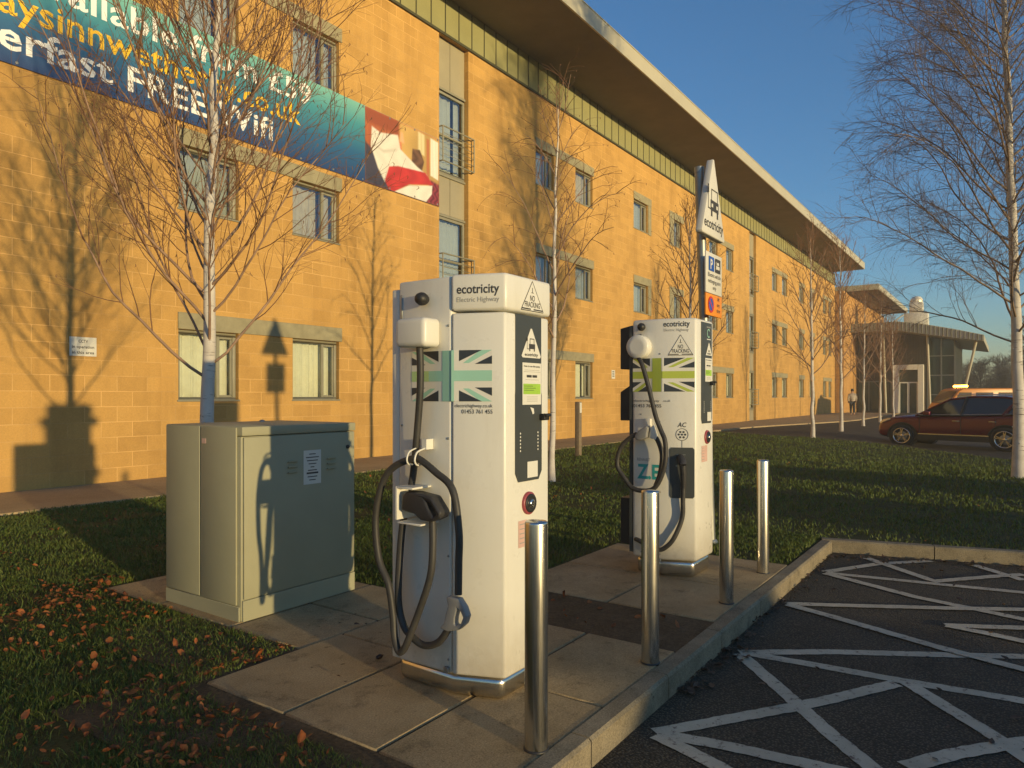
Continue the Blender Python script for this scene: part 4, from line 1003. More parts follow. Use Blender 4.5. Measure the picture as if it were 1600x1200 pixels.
# ---------------------------------------------------------------- trees
def grow(p, d, L, n, up, jit, rg):
    pts = [p.copy()]; d = d.normalized(); st = L / n
    for i in range(n):
        u = up[0] + (up[1] - up[0]) * i / max(1, n - 1)
        d = (d + Vector((rg.gauss(0, jit), rg.gauss(0, jit), rg.gauss(0, jit) + u))).normalized()
        pts.append(pts[-1] + d * st)
    return pts
def at(pts, t):
    f = t * (len(pts) - 1); i = min(int(f), len(pts) - 2); f -= i
    return pts[i].lerp(pts[i + 1], f), (pts[i + 1] - pts[i]).normalized()
def swing(d, ang, rg, phi=None):
    u = d.orthogonal().normalized(); w = d.cross(u); phi = rg.uniform(0, 2 * math.pi) if phi is None else phi
    return (d * math.cos(ang) + (u * math.cos(phi) + w * math.sin(phi)) * math.sin(ang)).normalized()
def make_tree(seed, H, lean, r0, zlow, nlimb, limbL, limb_ang, limb_up, sec, ter, twig_r, fork=0, topr=.012, low=None, trunk_n=14, tips=.5, shape=None, lr=1):
    rg = random.Random(seed); tr = MB(); cr = MB()
    tp = []
    for i in range(trunk_n + 1):
        t = i / trunk_n
        tp.append(Vector((lean[0] * t ** 1.4 + rg.gauss(0, .012) * (i > 0), lean[1] * t ** 1.4 + rg.gauss(0, .012) * (i > 0), -.06 + (H + .06) * t)))
    rr = [max(topr * .4, r0 * (1 - i / trunk_n) ** .85 + topr * .4) * (1.25 if i == 0 else 1) for i in range(trunk_n + 1)]
    tr.tube(spline(tp, 3), [rr[min(int(i / 3), trunk_n)] * (1 - (i % 3) / 3) + rr[min(int(i / 3) + 1, trunk_n)] * (i % 3) / 3 for i in range(3 * trunk_n + 1)], 12)
    for _ in range(14):                                        # knots
        q, dd = at(tp, rg.uniform(.05, .5)); a = rg.uniform(0, 6.28); r = r0 * (1 - q.z / H) ** .85
        tr.tube([q + Vector((math.cos(a), math.sin(a), 0)) * r * .8, q + Vector((math.cos(a), math.sin(a), .15)) * (r * 1.15)], [r * .22, r * .10], 6)
    phi = rg.uniform(0, 6.28)
    for i in range(nlimb):
        t = i / max(1, nlimb - 1)
        z = zlow + (H * .96 - zlow) * t ** .9
        q, dd = at(tp, (z + .06) / (H + .06))
        phi += 2.399 + rg.gauss(0, .35)
        ang = limb_ang[0] + (limb_ang[1] - limb_ang[0]) * t + rg.gauss(0, .10)
        d = Vector((math.cos(phi) * math.sin(ang), math.sin(phi) * math.sin(ang), math.cos(ang)))
        sh = shape(t) if shape else 1 - .62 * t
        L = limbL * sh * rg.uniform(.78, 1.12)
        rl = min(r0 * .42, .008 + .011 * L / 1.5) * (1 - .35 * t) * lr
        nseg = max(5, int(L / .17)); pts = grow(q, d, L, nseg, limb_up, .075, rg)
        rad = [rl * (1 - k / nseg) ** .8 + twig_r for k in range(nseg + 1)]
        cr.tube(pts, rad, 6, 0, False)
        ns = max(3, int(sec[0] * L / limbL * rg.uniform(.85, 1.15) + 2))
        for j in range(ns):
            ts = .18 + .80 * (j + rg.random()) / ns
            q2, d2 = at(pts, ts)
            d3 = swing(d2, sec[2] + rg.gauss(0, .14), rg); L2 = sec[1] * rg.uniform(.55, 1.15) * (1.05 - .45 * ts)
            n2 = max(4, int(L2 / .11)); p2 = grow(q2, d3, L2, n2, sec[3], .10, rg)
            r2 = max(twig_r * 1.25, rl * .36 * (1 - ts * .5))
            cr.tube(p2, [r2 * (1 - k / n2) + twig_r * .9 for k in range(n2 + 1)], 4, 1, False)
            for k in range(int(ter[0] * rg.uniform(.7, 1.3) * max(.5, L2 / sec[1]) + .5)):
                t3 = rg.uniform(.2, 1); q3, d4 = at(p2, t3)
                d5 = swing(d4, ter[2] + rg.gauss(0, .2), rg); L3 = ter[1] * rg.uniform(.45, 1.25)
                p3 = grow(q3, d5, L3, 3, ter[3], .14, rg)
                cr.tube(p3, [twig_r, twig_r * .85, twig_r * .7, twig_r * .45], 3, 1, False)
                if rg.random() < tips:
                    e = p3[-1]; s_ = twig_r; cr.tube([e, e + Vector((rg.gauss(0, .006), rg.gauss(0, .006), -.012)), e + Vector((rg.gauss(0, .008), rg.gauss(0, .008), -.03))], [s_ * .8, s_ * 2.1, s_ * .6], 4, 1, False)
                if len(ter) > 4 and rg.random() < ter[4]:
                    for _ in range(2):
                        q4, d6 = at(p3, rg.uniform(.2, .9)); p4 = grow(q4, swing(d6, .6, rg), L3 * .6, 2, ter[3], .12, rg); cr.tube(p4, [twig_r * .8, twig_r * .7, twig_r * .4], 3, 1, False)
    return tr, cr
def plant(name, tree, loc, label, cat, mats, group=None, scale=1, rz=0):
    e = empty(name, loc, label, cat, group, rz); e.scale = (scale,) * 3
    tree[0].build('trunk', mats[0], e, local=True); tree[1].build('crown', mats[1:], e, local=True)
    return e
BM = [M['birch'], M['limb'], M['twig']]
t1 = make_tree(5, 6.0, (.10, -.16), .060, 1.42, 64, 2.55, (1.05, .42), (.12, .05), (16, .82, .55, (.08, .05)), (6, .28, .50, (.05, .03), .4), .0018, shape=lambda t: 1 - .42 * t, lr=.44)
plant('birch_tree', t1, (3.33, 5.41, 0), 'bare young birch with fanned twigs rising behind the green cabinet', 'tree', BM, 'birch trees in a row before the hotel')
t2 = make_tree(9, 5.7, (.10, -.05), .046, 1.9, 20, 1.9, (.95, .40), (.12, -.20), (6, .75, .75, (-.02, -.14)), (4, .28, .6, (-.06, -.14), .1), .0026, lr=.6)
plant('birch_tree', t2, (9.17, 5.66, 0), 'bare slender drooping birch showing its pale trunk right of the near charger', 'tree', BM, 'birch trees in a row before the hotel')
t3 = make_tree(21, 5.6, (.05, .05), .052, 1.55, 24, 2.0, (.85, .35), (.10, .04), (8, .80, .6, (.05, .04)), (5, .30, .55, (.03, .02), .2), .0034, lr=.7)
p3 = plant('birch_tree', t3, (16.6, 6.3, 0), 'bare birch whose trunk hides behind the far charger and its sign post', 'tree', BM, 'birch trees in a row before the hotel')
MID = [(23.6, 5.0, 1.10, .4, 'bare birch with forked pale trunk at the edge of the far lawn'), (29.1, 5.15, 1.22, 2.1, 'bare birch just left of the walking person by the hotel corner'),
       (34.8, 5.25, 1.02, 3.6, 'bare reddish birch right of the walking person'), (40.2, 5.3, 1.1, 5.0, 'slim bare birch in front of the entrance timber wall'), (46.2, 5.4, 1.0, 1.3, 'farthest bare birch, beside the white doorway portal')]
for x, y, s_, rz, lab in MID:
    c = copy_tree(p3); c.location = (x, y, zl(x, y)); c.scale = (s_, s_, s_); c.rotation_euler = (0, 0, rz); c['label'] = lab
tR = make_tree(33, 11.5, (-.30, .35), .088, 2.2, 96, 3.8, (1.05, .55), (.09, -.12), (24, 1.2, .70, (.03, -.08)), (13, .42, .65, (.0, -.07), .55), .0025, lr=.5, trunk_n=18, tips=.25, shape=lambda t: .92 - .38 * t)
plant('birch_tree', tR, (14.35, -.15, zl(14.35, -.15)), 'large bare birch with dense fine twigs against the sky, standing on the car park lawn', 'tree', [M['birch'], M['limb2'], M['twig2']], 'birch trees on the car park lawn')
# dark winter trees on the skyline
tf = make_tree(51, 9, (.2, .1), .20, 1.6, 34, 4.6, (1.1, .45), (.08, .02), (10, 1.9, .75, (.03, .02)), (7, .8, .7, (.02, .01), .3), .022, tips=0)
f0 = None
FAR = [(96, -2.5, 1.0), (99, 2.5, .8), (104, -7.5, .95), (108, 0.5, .9), (112, -13, .85), (117, -4, .8), (122, 7, .85), (124, -10, .8), (130, -18, .9), (136, 1, .85), (92, -9.5, .75), (101, -19, .9), (112, 4.5, .8), (88, -5.5, .62), (90, .3, .6), (96, -27, .85), (104, -35, .95), (92, -44, .8), (110, -52, 1.0), (84, -60, .9), (98, -70, .95), (70, -78, .9), (52, -86, .95)]
for i, (x, y, s_) in enumerate(FAR):
    if f0 is None:
        f0 = plant('winter_tree', tf, (x, y, -.6), 'dark bare tree in the far belt behind the entrance canopy', 'tree', [M['fartwig']] * 3, 'dark bare trees on the skyline', s_)
    else:
        c = copy_tree(f0); c.location = (x, y, -.6); c.scale = (s_, s_, s_ * .72); c.rotation_euler = (0, 0, i * 1.9)
mb = MB(); rg = random.Random(4)
for i in range(5200):
    q_ = rg.random(); x = rg.uniform(88, 140) if i < 2600 else 104 - 66 * q_ + rg.gauss(0, 7); y = rg.uniform(-26, 12) if i < 2600 else -24 - 68 * q_ + rg.gauss(0, 4); z = rg.random() ** 1.6 * 3.6 - .8; a = rg.uniform(0, 6.28); s_ = rg.uniform(.3, .8)
    u = Vector((math.cos(a), math.sin(a), rg.uniform(-.3, .9))) * s_; w = Vector((rg.gauss(0, 1), rg.gauss(0, 1), rg.gauss(0, 1))).normalized() * s_ * .45
    p = Vector((x, y, z)); mb.add([p - u, p + w, p + u], [(0, 1, 2)])
hd = mb.build('undergrowth', M['fartwig']); tag(hd, 'dark scrub along the foot of the far tree belt', 'undergrowth', kind='stuff')

# ---------------------------------------------------------------- cars
def make_car(paint, label, group, loc, rz, name='parked_car'):
    e = empty(name, loc, label, 'car', group, rz)
    L = lambda mb, nm, mats, par=None, **k: mb.build(nm, mats, par or e, local=True, **k)
    ST = [(2.33, .42, .60, .66, .50), (2.25, .30, .70, .78, .74), (2.05, .26, .84, .92, .87), (1.75, .30, .93, 1.0, .925), (1.42, .34, .97, 1.04, .945), (.98, .28, 1.0, 1.07, .945), (.3, .27, 1.02, 1.07, .945),
          (-.5, .27, 1.05, 1.09, .945), (-1.35, .34, 1.10, 1.13, .945), (-1.85, .32, 1.13, 1.16, .92), (-2.18, .36, 1.12, 1.18, .84), (-2.31, .46, 1.02, 1.08, .70)]
    mb = MB(); vs = []; K = 13
    for x, zl_, zs, zt, w in ST:
        h = [(w * .80, zl_), (w * .965, zl_ + .06), (w, zl_ + (zs - zl_) * .42), (w * .985, zl_ + (zs - zl_) * .72), (w * .955, zs), (w * .80, zt), (0, zt + .035)]
        row = [(x, y, z) for y, z in h] + [(x, -y, z) for y, z in h[-2::-1]]; vs += row
    n = len(ST); K = 13
    fs = [(i * K + j, i * K + j + 1, (i + 1) * K + j + 1, (i + 1) * K + j) for i in range(n - 1) for j in range(K - 1)] + [tuple(range(K)), tuple(range((n - 1) * K, n * K))[::-1]] + [(i * K, (i + 1) * K, (i + 1) * K + K - 1, i * K + K - 1) for i in range(n - 1)]
    mb.add(vs, fs); body = L(mb, 'body', paint)
    bm = bmesh.new(); bm.from_mesh(body.data); bmesh.ops.recalc_face_normals(bm, faces=bm.faces)
    for f in bm.faces: f.smooth = True
    bm.to_mesh(body.data); bm.free()
    md = body.modifiers.new('round', 'SUBSURF'); md.levels = 2; md.render_levels = 2
    # greenhouse
    GH = [(1.02, 1.075), (.55, 1.36), (.14, 1.60), (-.45, 1.685), (-1.25, 1.67), (-1.75, 1.585), (-2.02, 1.40), (-2.20, 1.15)]
    def wt(x, z): zb = 1.05 - x * .04; return .90 - .27 * max(0, (z - zb)) / .62
    mb = MB(); vs = []
    for x, z in GH:
        zb = 1.06 - x * .035; zb = min(zb, z - .005); w1 = wt(x, z); vs += [(x, .895, zb), (x, w1, z - .02), (x, w1 - .10, z), (x, -w1 + .10, z), (x, -w1, z - .02), (x, -.895, zb)]
    fs = [(i * 6 + j, i * 6 + j + 1, (i + 1) * 6 + j + 1, (i + 1) * 6 + j) for i in range(len(GH) - 1) for j in range(5)]
    mb.add(vs, fs); L(mb, 'windows', M['carglass'])
    mb = MB(); vs = []
    for x, z in GH[2:6]: w1 = wt(x, z) + .012; vs += [(x, w1 + .006, z - .055), (x, w1 - .02, z), (x, w1 - .12, z + .018), (x, 0, z + .035), (x, -w1 + .12, z + .018), (x, -w1 + .02, z), (x, -w1 - .006, z - .055)]
    mb.add(vs, [(i * 7 + j, i * 7 + j + 1, (i + 1) * 7 + j + 1, (i + 1) * 7 + j) for i in range(3) for j in range(6)], 0, True); L(mb, 'roof', paint)
    mb = MB()
    for s_ in (1, -1):
        P = lambda x, z: (x, s_ * (wt(x, z) + .006), z - .015)
        mb.tube([(1.05, s_ * .895, 1.03), P(.55, 1.36), P(.14, 1.60), P(-.45, 1.685), P(-1.25, 1.67), P(-1.75, 1.585)], .032, 6)
        mb.tube([(-1.30, s_ * .905, 1.09), P(-1.45, 1.36), P(-1.65, 1.60)], .055, 6); mb.tube([(-2.22, s_ * .86, 1.12), P(-2.03, 1.40), P(-1.76, 1.58)], .075, 6)
    L(mb, 'pillar', paint)
    mb = MB()
    for s_ in (1, -1): mb.tube([(-.22, s_ * .908, 1.06), (-.30, s_ * (wt(-.3, 1.66) + .008), 1.65)], .04, 6)
    L(mb, 'door_pillar', M['carblk'])
    mb = MB()
    for s_ in (1, -1):
        mb.tube([(.95, s_ * .915, 1.075), (-.4, s_ * .922, 1.10), (-1.75, s_ * .915, 1.155)], .010, 5)
        mb.tube([(.0, s_ * .60, 1.72), (-.5, s_ * .60, 1.76), (-1.5, s_ * .58, 1.71)], .014, 6)
        mb.box(-.95, .95, s_ * .955 - .012, s_ * .955 + .012, .43, .465)
    L(mb, 'trim_strip', M['chrome'])
    mb = MB()
    for s_ in (1, -1):
        mb.box(-1.0, 1.0, s_ * .94 - .02, s_ * .94 + .01, .25, .42)
        for xw in (1.42, -1.354):
            v = []; 
            for i in range(17):
                a = R(-10) + R(200) * i / 16
                for r_, yy in ((.395, .70), (.395, .958), (.455, .952)): v.append((xw + r_ * math.cos(a), s_ * yy, .36 + r_ * math.sin(a)))
            mb.add(v, [(i * 3 + j, i * 3 + j + 1, (i + 1) * 3 + j + 1, (i + 1) * 3 + j) for i in range(16) for j in range(2)], 0, True)
            mb.prism([(xw + .40 * math.cos(2 * math.pi * i / 20), .36 + .40 * math.sin(2 * math.pi * i / 20)) for i in range(20)], .70, .953, 0, Matrix(((1, 0, 0, 0), (0, 0, s_, 0), (0, 1, 0, 0), (0, 0, 0, 1))))
        for x in (.92, -.22, -1.12): mb.box(x - .006, x + .006, s_ * .947 - .004, s_ * .947 + .002, .48, 1.02)
    L(mb, 'wheel_arch', M['carblk'])
    for s_ in (1, -1):
        for xw in (1.42, -1.354):
            T = Matrix(((1, 0, 0, xw), (0, 0, s_, s_ * .770), (0, 1, 0, .36), (0, 0, 0, 1)))
            mb = MB(); mb.lathe([(.24, .0), (.33, .0), (.358, .03), (.36, .10), (.358, .20), (.335, .235), (.262, .228), (.255, .20)], n=28, mat=T, cap=False); wh = L(mb, 'wheel', M['tyre'])
            mb = MB(); mb.lathe([(.262, .235), (.255, .242), (.235, .236), (.230, .17)], n=28, mat=T, cap=False); mb.lathe([(.055, .16), (.055, .215), (.04, .222), (.003, .223)], n=14, mat=T)
            for q in range(5):
                for dq in (-.16, .16):
                    a = q * 2 * math.pi / 5 + .3
                    mb.boxm(T @ Matrix.Rotation(a + dq * .6, 4, 'Z') @ Matrix.Translation((.145, 0, .205)) @ Matrix.Rotation(dq * .5, 4, 'Z'), .10, .014, .012)
            mb.build('rim', M['chrome'], wh, local=True)
            mb = MB(); mb.lathe([(.15, .185), (.14, .190), (.05, .191)], n=24, mat=T); mb.build('brake_disc', M['galv'], wh, local=True)
    for s_ in (1, -1):
        mb = MB(); mb.add([(2.245, s_ * .60, .74), (2.08, s_ * .855, .78), (1.80, s_ * .915, .90), (1.86, s_ * .86, .945), (2.12, s_ * .74, .87), (2.26, s_ * .56, .80)], [(0, 1, 2, 3, 4, 5) if s_ > 0 else (5, 4, 3, 2, 1, 0)]); 
        mb.add([(2.20, s_ * .60, .74), (2.03, s_ * .825, .78), (1.78, s_ * .89, .90), (1.84, s_ * .83, .945), (2.08, s_ * .70, .87), (2.2, s_ * .56, .80)], [(0, 1, 2, 3, 4, 5)]); L(mb, 'headlight', M['lamp'])
        mb = MB(); mb.box(.56, .74, min(s_ * .97, s_ * 1.14), max(s_ * .97, s_ * 1.14), 1.07, 1.20); mb.box(.62, .68, min(s_ * .86, s_ * .98), max(s_ * .86, s_ * .98), 1.08, 1.12); mr = L(mb, 'mirror', paint, bevel=.035, seg=3)
        for x in (-.10, -1.05):
            mb = MB(); mb.box(x - .10, x + .10, s_ * .955 - .012, s_ * .955 + .014, .88, .905); L(mb, 'handle', M['chrome'], bevel=.006)
        mb = MB(); mb.box(-2.29, -2.14, min(s_ * .68, s_ * .84), max(s_ * .68, s_ * .84), 1.0, 1.42); L(mb, 'tail_light', M['redp'], bevel=.03)
    mb = MB(); mb.box(2.28, 2.345, -.45, .45, .46, .64); L(mb, 'grille', M['carblk'], bevel=.02)
    mb = MB(); mb.box(2.335, 2.352, -.26, .26, .36, .46); L(mb, 'number_plate', M['signw'], bevel=.004)
    return e
car = make_car(M['carred'], 'dark red estate SUV parked side-on beyond the lawn, alloy wheels gleaming', 'parked cars', (25.78, 1.08, za(25.78, 1.08)), math.atan2(.957, .29))
car.scale = (1, 1, .93)
# cars parked across the aisle behind the camera; they throw the long shadows over the bay
for x, y, rz, lab in ((-.30, -15.6, R(90), 'silver car parked across the aisle directly behind the chargers'), (-3.7, -16.9, R(90), 'silver car parked across the aisle well to the left of the chargers'), (5.0, -15.6, R(-90), 'silver car parked across the aisle right of the chargers, nose away'), (8.2, -15.3, R(90), 'silver car at the right end of the row across the aisle')):
    c = copy_tree(car); c.scale = (1, 1, .93); c.location = (x, y, za(x, y)); c.rotation_euler = (0, 0, rz); c['label'] = lab
    for ch in c.children:
        if ch.data and ch.data.materials and ch.data.materials[0] is M['carred']:
            ch.data = ch.data.copy(); ch.data.materials[0] = M['carsil']

# amber service van with a beacon
vx, vy = 52.3, 1.5
van = empty('service_van', (vx, vy, za(vx, vy)), 'amber yellow service van with a lit orange roof beacon behind the red car', 'van', None, math.atan2(.82, -.572))
van.scale = (1, 1, .90)
L = lambda mb, nm, mats, par=None, **k: mb.build(nm, mats, par or van, local=True, **k)
mb = MB(); pf = [(-2.6, .45), (2.45, .45), (2.55, .95), (2.35, 1.25), (1.75, 2.12), (1.5, 2.26), (-2.5, 2.30), (-2.6, 2.2)]
MY = Matrix(((1, 0, 0, 0), (0, 0, 1, 0), (0, 1, 0, 0), (0, 0, 0, 1)))
mb.prism(pf, -.95, .95, 0, MY); L(mb, 'body', M['amber'], bevel=.09, seg=3)
for s_ in (.952, -.962):
    for a, b in ((1.0, 1.75), (-.3, .75), (-1.7, -.6)):
        mb = MB(); mb.prism([(a, 1.35), (b + (.28 if b > 1.5 else 0), 1.35), (b - .02, 2.0), (a, 2.0)], s_, s_ + .01, 0, MY); L(mb, 'window', M['carglass'])
mb = MB(); mb.prism([(2.37, 1.30), (1.83, 2.10), (1.80, 2.08), (2.32, 1.27)], -.8, .8, 0, MY); L(mb, 'windscreen', M['carglass'])
for s_ in (1, -1):
    for xw in (1.6, -1.6):
        T = Matrix(((1, 0, 0, xw), (0, 0, s_, s_ * .76), (0, 1, 0, .36), (0, 0, 0, 1)))
        mb = MB(); mb.lathe([(.2, 0), (.35, .0), (.36, .05), (.36, .19), (.33, .22), (.22, .21)], n=20, mat=T); wh = L(mb, 'wheel', M['tyre'])
        mb = MB(); mb.lathe([(.23, .215), (.2, .205), (.1, .2), (.02, .215)], n=16, mat=T); mb.build('rim', M['chrome'], wh, local=True)
mb = MB(); mb.box(.9, 1.25, -.55, .55, 2.29, 2.35); bb = L(mb, 'beacon_bar', M['carblk'], bevel=.02)
for y_ in (-.33, .33):
    mb = MB(); mb.box(.93, 1.22, y_ - .20, y_ + .20, 2.352, 2.50); mb.build('beacon', M['beacon'], bb, local=True, bevel=.05, seg=3)

# ---------------------------------------------------------------- walking person by the hotel corner
def skin_body(name, nodes, edges, mat, parent):
    me = bpy.data.meshes.new(name); me.from_pydata([n_[0] for n_ in nodes], edges, []); o = bpy.data.objects.new(name, me); COL.objects.link(o)
    md = o.modifiers.new('skin', 'SKIN'); md.use_smooth_shade = True
    for i, n_ in enumerate(nodes): me.skin_vertices[0].data[i].radius = n_[1] if isinstance(n_[1], tuple) else (n_[1],) * 2
    me.skin_vertices[0].data[0].use_root = True
    o.modifiers.new('sub', 'SUBSURF').levels = 1
    dg = bpy.context.evaluated_depsgraph_get(); m2 = bpy.data.meshes.new_from_object(o.evaluated_get(dg)); m2.materials.clear(); m2.materials.append(mat)
    bpy.data.objects.remove(o); o = bpy.data.objects.new(name, m2); COL.objects.link(o); o.parent = parent
    for p in m2.polygons: p.use_smooth = True
    return o
per = empty('person', (51.0, 8.35, .0), 'person in a pale jacket and dark trousers walking along the path by the hotel', 'person', None, R(10))
nodes = [((0, 0, .95), (.14, .16)), ((0, 0, 1.15), (.12, .15)), ((.01, 0, 1.36), (.12, .18)), ((.02, 0, 1.47), .055), ((.03, 0, 1.56), .075), ((.035, 0, 1.66), .085),
         ((0, .18, 1.38), .06), ((-.10, .23, 1.12), .045), ((-.04, .24, .90), .035), ((.03, .24, .82), (.03, .04)), ((0, -.18, 1.38), .06), ((.10, -.23, 1.13), .045), ((.22, -.22, .95), .035), ((.27, -.22, .88), (.03, .04)),
         ((0, .09, .88), .10), ((.12, .09, .50), .065), ((.06, .09, .10), .045), ((.18, .09, .04), .035), ((0, -.09, .88), .10), ((-.08, -.09, .50), .065), ((-.26, -.09, .14), .045), ((-.16, -.09, .05), .035)]
edges = [(0, 1), (1, 2), (2, 3), (3, 4), (4, 5), (2, 6), (6, 7), (7, 8), (8, 9), (2, 10), (10, 11), (11, 12), (12, 13), (0, 14), (14, 15), (15, 16), (16, 17), (0, 18), (18, 19), (19, 20), (20, 21)]
skin_body('body', nodes, edges, M['skin'], per)
skin_body('jacket', [((0, 0, .84), (.17, .19)), ((0, 0, 1.1), (.145, .185)), ((.01, 0, 1.38), (.135, .20)), ((.015, 0, 1.47), .07), ((0, .20, 1.38), .075), ((-.10, .235, 1.12), .06), ((-.04, .245, .92), .048), ((0, -.20, 1.38), .075), ((.10, -.235, 1.13), .06), ((.22, -.225, .96), .048)],
          [(0, 1), (1, 2), (2, 3), (2, 4), (4, 5), (5, 6), (2, 7), (7, 8), (8, 9)], M['coat'], per)
skin_body('trousers', [((0, 0, .93), (.15, .17)), ((0, .09, .86), .115), ((.12, .09, .50), .08), ((.065, .09, .12), .06), ((0, -.09, .86), .115), ((-.08, -.09, .50), .08), ((-.25, -.09, .16), .06)], [(0, 1), (1, 2), (2, 3), (0, 4), (4, 5), (5, 6)], M['trouser'], per)
mb = MB(); mb.lathe([(.02, 1.775), (.07, 1.755), (.098, 1.69), (.098, 1.63), (.085, 1.60)], (.02, 0, 0), 14); mb.build('hair', M['hair'], per, local=True)

# ---------------------------------------------------------------- grass and leaves
FWD = np.array([math.cos(YAW), math.sin(YAW)])
PADS = [(1.735, 3.42, 1.30, 2.96), (2.32, 3.44, 2.94, 4.97), (3.40, 3.98, 1.30, 2.95), (3.95, 5.64, 1.30, 2.82)]
def lawn_mask(x, y):
    k = (y < 8.92) & (y > -7.8) & (x > -3)
    ex = np.interp(y, [e[0] for e in EDGE], [e[1] for e in EDGE]); k &= x < ex - .03
    k &= np.where(y > 1.385, True, x > 6.76 + (1.32 - y) * .262 + .125)
    k &= ~((y < 1.385) & (x < 6.9))
    for a, b, c, d in PADS: k &= ~((x > a) & (x < b) & (y > c) & (y < d))
    return k
def zl_np(x, y):
    s1 = np.clip((x - 12) / 8, 0, 1); s2 = np.clip((5.5 - y) / 4, 0, 1); return -.25 * s1 * s1 * (3 - 2 * s1) * s2 * s2 * (3 - 2 * s2)
def clump(x, y, f, ph): return .5 + .25 * (np.sin(x * f + ph + 1.7 * np.sin(y * f * .7)) + np.sin(y * f * 1.3 - ph + 1.3 * np.sin(x * f * .9)))
pts = []
for (x0, x1, y0, y1, dens) in ((-1.5, 7, 1.35, 8.95, 15000), (6.7, 26, -4, 8.95, 4200)):
    n = int((x1 - x0) * (y1 - y0) * dens); x = nrs.uniform(x0, x1, n); y = nrs.uniform(y0, y1, n)
    d = np.hypot(x, y); dep = x * FWD[0] + y * FWD[1]; lat = np.abs(x * FWD[1] - y * FWD[0])
    keep = lawn_mask(x, y) & (dep > .5) & (lat < dep * .95 + .6)
    pr = np.where(d < 2.6, 1, (2.6 / np.maximum(d, .1)) ** 1.55) if dens > 5000 else np.minimum(1, 3800 * (2.6 / d) ** 1.25 / 4200)
    bare = clump(x, y, 3.1, .5) * .5 + clump(x, y, 8.3, 2.) * .5
    keep &= nrs.rand(n) < pr * np.clip(-.05 + 1.7 * bare, .06, 1)
    pts.append(np.stack([x[keep], y[keep]], 1))
P = np.concatenate(pts); n = len(P); d = np.hypot(P[:, 0], P[:, 1])
az = nrs.uniform(0, 2 * np.pi, n); hh = nrs.uniform(.015, .038, n) * (.8 + .5 * clump(P[:, 0], P[:, 1], 5.2, 1.)) * np.clip(d / 9, 1, 1.5); w = nrs.uniform(.0009, .0019, n) * np.clip(d / 2.4, 1, 4.5)
la = nrs.uniform(0, 2 * np.pi, n); lean = nrs.uniform(.15, 1.1, n) * hh
zb = zl_np(P[:, 0], P[:, 1]) - .012
bx, by = np.cos(az) * w, np.sin(az) * w; lx, ly = np.cos(la) * lean, np.sin(la) * lean
V = np.zeros((n, 5, 3), np.float32)
V[:, 0] = np.stack([P[:, 0] - bx, P[:, 1] - by, zb], 1); V[:, 1] = np.stack([P[:, 0] + bx, P[:, 1] + by, zb], 1)
V[:, 2] = np.stack([P[:, 0] - bx * .8 + lx * .35, P[:, 1] - by * .8 + ly * .35, zb + hh * .6], 1); V[:, 3] = np.stack([P[:, 0] + bx * .8 + lx * .35, P[:, 1] + by * .8 + ly * .35, zb + hh * .6], 1)
V[:, 4] = np.stack([P[:, 0] + lx, P[:, 1] + ly, zb + hh], 1)
def fast_mesh(name, V, tris, mat):
    me = bpy.data.meshes.new(name); n, k, _ = V.shape; t = np.array(tris, np.int32); idx = (np.arange(n, dtype=np.int32)[:, None, None] * k + t[None]).reshape(-1)
    me.vertices.add(n * k); me.vertices.foreach_set('co', V.reshape(-1)); nt_ = n * len(tris)
    me.loops.add(nt_ * 3); me.loops.foreach_set('vertex_index', idx)
    me.polygons.add(nt_); me.polygons.foreach_set('loop_start', np.arange(0, nt_ * 3, 3, dtype=np.int32)); me.update(calc_edges=True)
    me.materials.append(mat); o = bpy.data.objects.new(name, me); COL.objects.link(o); return o
gr = fast_mesh('grass', V, [(0, 1, 3), (0, 3, 2), (2, 3, 4)], M['grass']); tag(gr, 'short winter lawn grass around the chargers and far lawn', 'grass', kind='stuff')

LP = []
def scatter(n, x0, x1, y0, y1, f=None, mask=True):
    x = nrs.uniform(x0, x1, n); y = nrs.uniform(y0, y1, n); k = np.ones(n, bool)
    if mask: k &= lawn_mask(x, y)
    if f is not None: k &= nrs.rand(n) < f(x, y)
    LP.extend([(a, b, zl(a, b) + .012) for a, b in zip(x[k], y[k])])
scatter(5200, -.6, 2.4, 1.5, 7.4, lambda x, y: np.clip(clump(x, y, 2.6, .3) * 1.5 - .55, .10, .9))
scatter(420, 1.5, 2.35, 3.4, 5.0, lambda x, y: np.clip(clump(x, y, 5, .3) * 1.4 - .3, .1, 1)); scatter(130, 2.05, 2.5, 4.6, 5.3)
scatter(230, 1.2, 1.83, 1.4, 3.2)
scatter(700, 3.0, 9, 2.9, 8.5, lambda x, y: np.clip(clump(x, y, 1.7, 2.) * .8 - .1, .05, .6)); scatter(420, 6.8, 17, -2.5, 7, lambda x, y: np.clip(clump(x, y, 1.1, 4.) - .2, .05, .5))
def loose(n, fx): LP.extend([fx() for _ in range(n)])
loose(70, lambda: (nrs.uniform(1.84, 2.32), 2.97 + abs(nrs.normal(0, .16)), .004))
loose(26, lambda: (nrs.uniform(3.42, 3.95), nrs.uniform(1.5, 2.9), .0))
NL = len(LP)
loose(110, lambda: (nrs.uniform(3.15, 4.2), 1.275 - abs(nrs.normal(0, .06)), -.10))
loose(90, lambda: (nrs.uniform(4.2, 6.7), 1.275 - abs(nrs.normal(0, .045)), -.10))
def fk():
    y = nrs.uniform(-2.2, 1.25); return (kerb_x(y) - .02 - abs(nrs.normal(0, .16)), y, -.10)
loose(330, fk)
loose(40, lambda: (nrs.uniform(2.3, 6.5), nrs.uniform(-.3, 1.2), -.10)); loose(10, lambda: (nrs.uniform(1.9, 3.3), nrs.uniform(1.9, 3.4), .008))
LP = np.array(LP); n = len(LP); flat = np.arange(n) >= NL
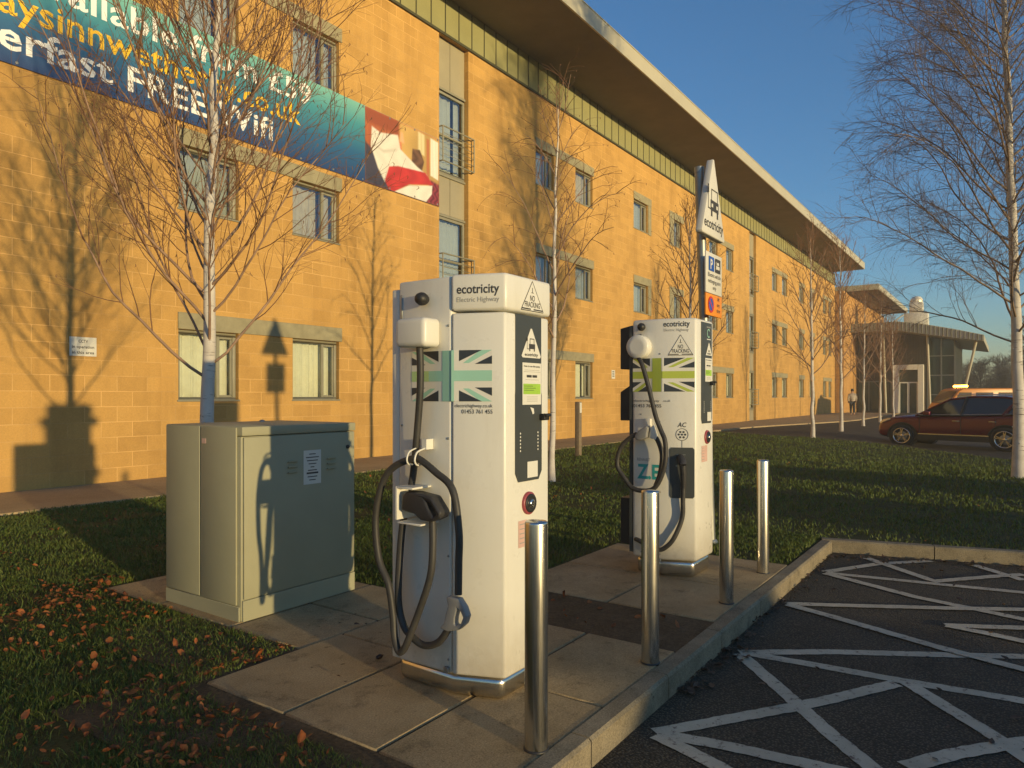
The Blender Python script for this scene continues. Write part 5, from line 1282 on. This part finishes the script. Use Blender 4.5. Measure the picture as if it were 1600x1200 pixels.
base = np.array([(0, -.5, 0), (.30, -.18, .05), (.27, .22, .06), (0, .52, .0), (-.27, .22, .06), (-.30, -.18, .05), (0, -.15, -.03), (0, .2, -.03)], np.float32)
sz = .018 + .036 * nrs.rand(n) ** 1.5; curl = nrs.uniform(-1.5, 3.2, n); V = np.zeros((n, 8, 3), np.float32)
asp = nrs.uniform(.75, 1.15, n)
for i in range(n):
    b = base.copy(); b[:, 0] *= asp[i]; b[:, 2] *= curl[i]; b[:, 2] += .25 * nrs.uniform(-.4, 1) * b[:, 1] ** 2; b += nrs.normal(0, .03, b.shape)
    a, t, r_ = nrs.uniform(0, 6.28), nrs.normal(0, .25 if flat[i] else .55), nrs.normal(0, .2 if flat[i] else .35)
    m_ = np.array(Matrix.Rotation(a, 3, 'Z') @ Matrix.Rotation(t, 3, 'X') @ Matrix.Rotation(r_, 3, 'Y')); q = (b * sz[i]) @ m_.T
    q[:, 2] -= q[:, 2].min() * .75; V[i] = q + LP[i]
LT = [(0, 1, 6), (1, 2, 7), (1, 7, 6), (2, 3, 7), (3, 4, 7), (4, 5, 6), (4, 6, 7), (5, 0, 6)]
lf = fast_mesh('fallen_leaves', V[:NL], LT, M['leaf']); tag(lf, 'orange and brown fallen leaves scattered over grass and soil', 'leaves', kind='stuff')
lf = fast_mesh('leaf_litter', V[NL:], LT, M['leafdark']); tag(lf, 'dull brown leaf litter drifted along the kerb in the parking bay', 'leaves', kind='stuff')

# ---------------------------------------------------------------- lens veil imitated by one even warm volume added round the whole place
mb = MB(); mb.box(-260, 260, -260, 260, -1.9, 12.6)
hz = mb.build('lens_veil', M['white']); tag(hz, 'thin golden volume added to imitate lens veil', 'lens_veil', kind='stuff')
m = bpy.data.materials.new('lens_veil_air'); m.use_nodes = True; t = m.node_tree; t.nodes.clear()
o = t.nodes.new('ShaderNodeOutputMaterial'); v = t.nodes.new('ShaderNodeVolumePrincipled'); v.inputs['Density'].default_value = .0023
v.inputs['Color'].default_value = (.92, .86, .74, 1); v.inputs['Anisotropy'].default_value = 0
t.links.new(v.outputs[0], o.inputs['Volume']); hz.data.materials.clear(); hz.data.materials.append(m)
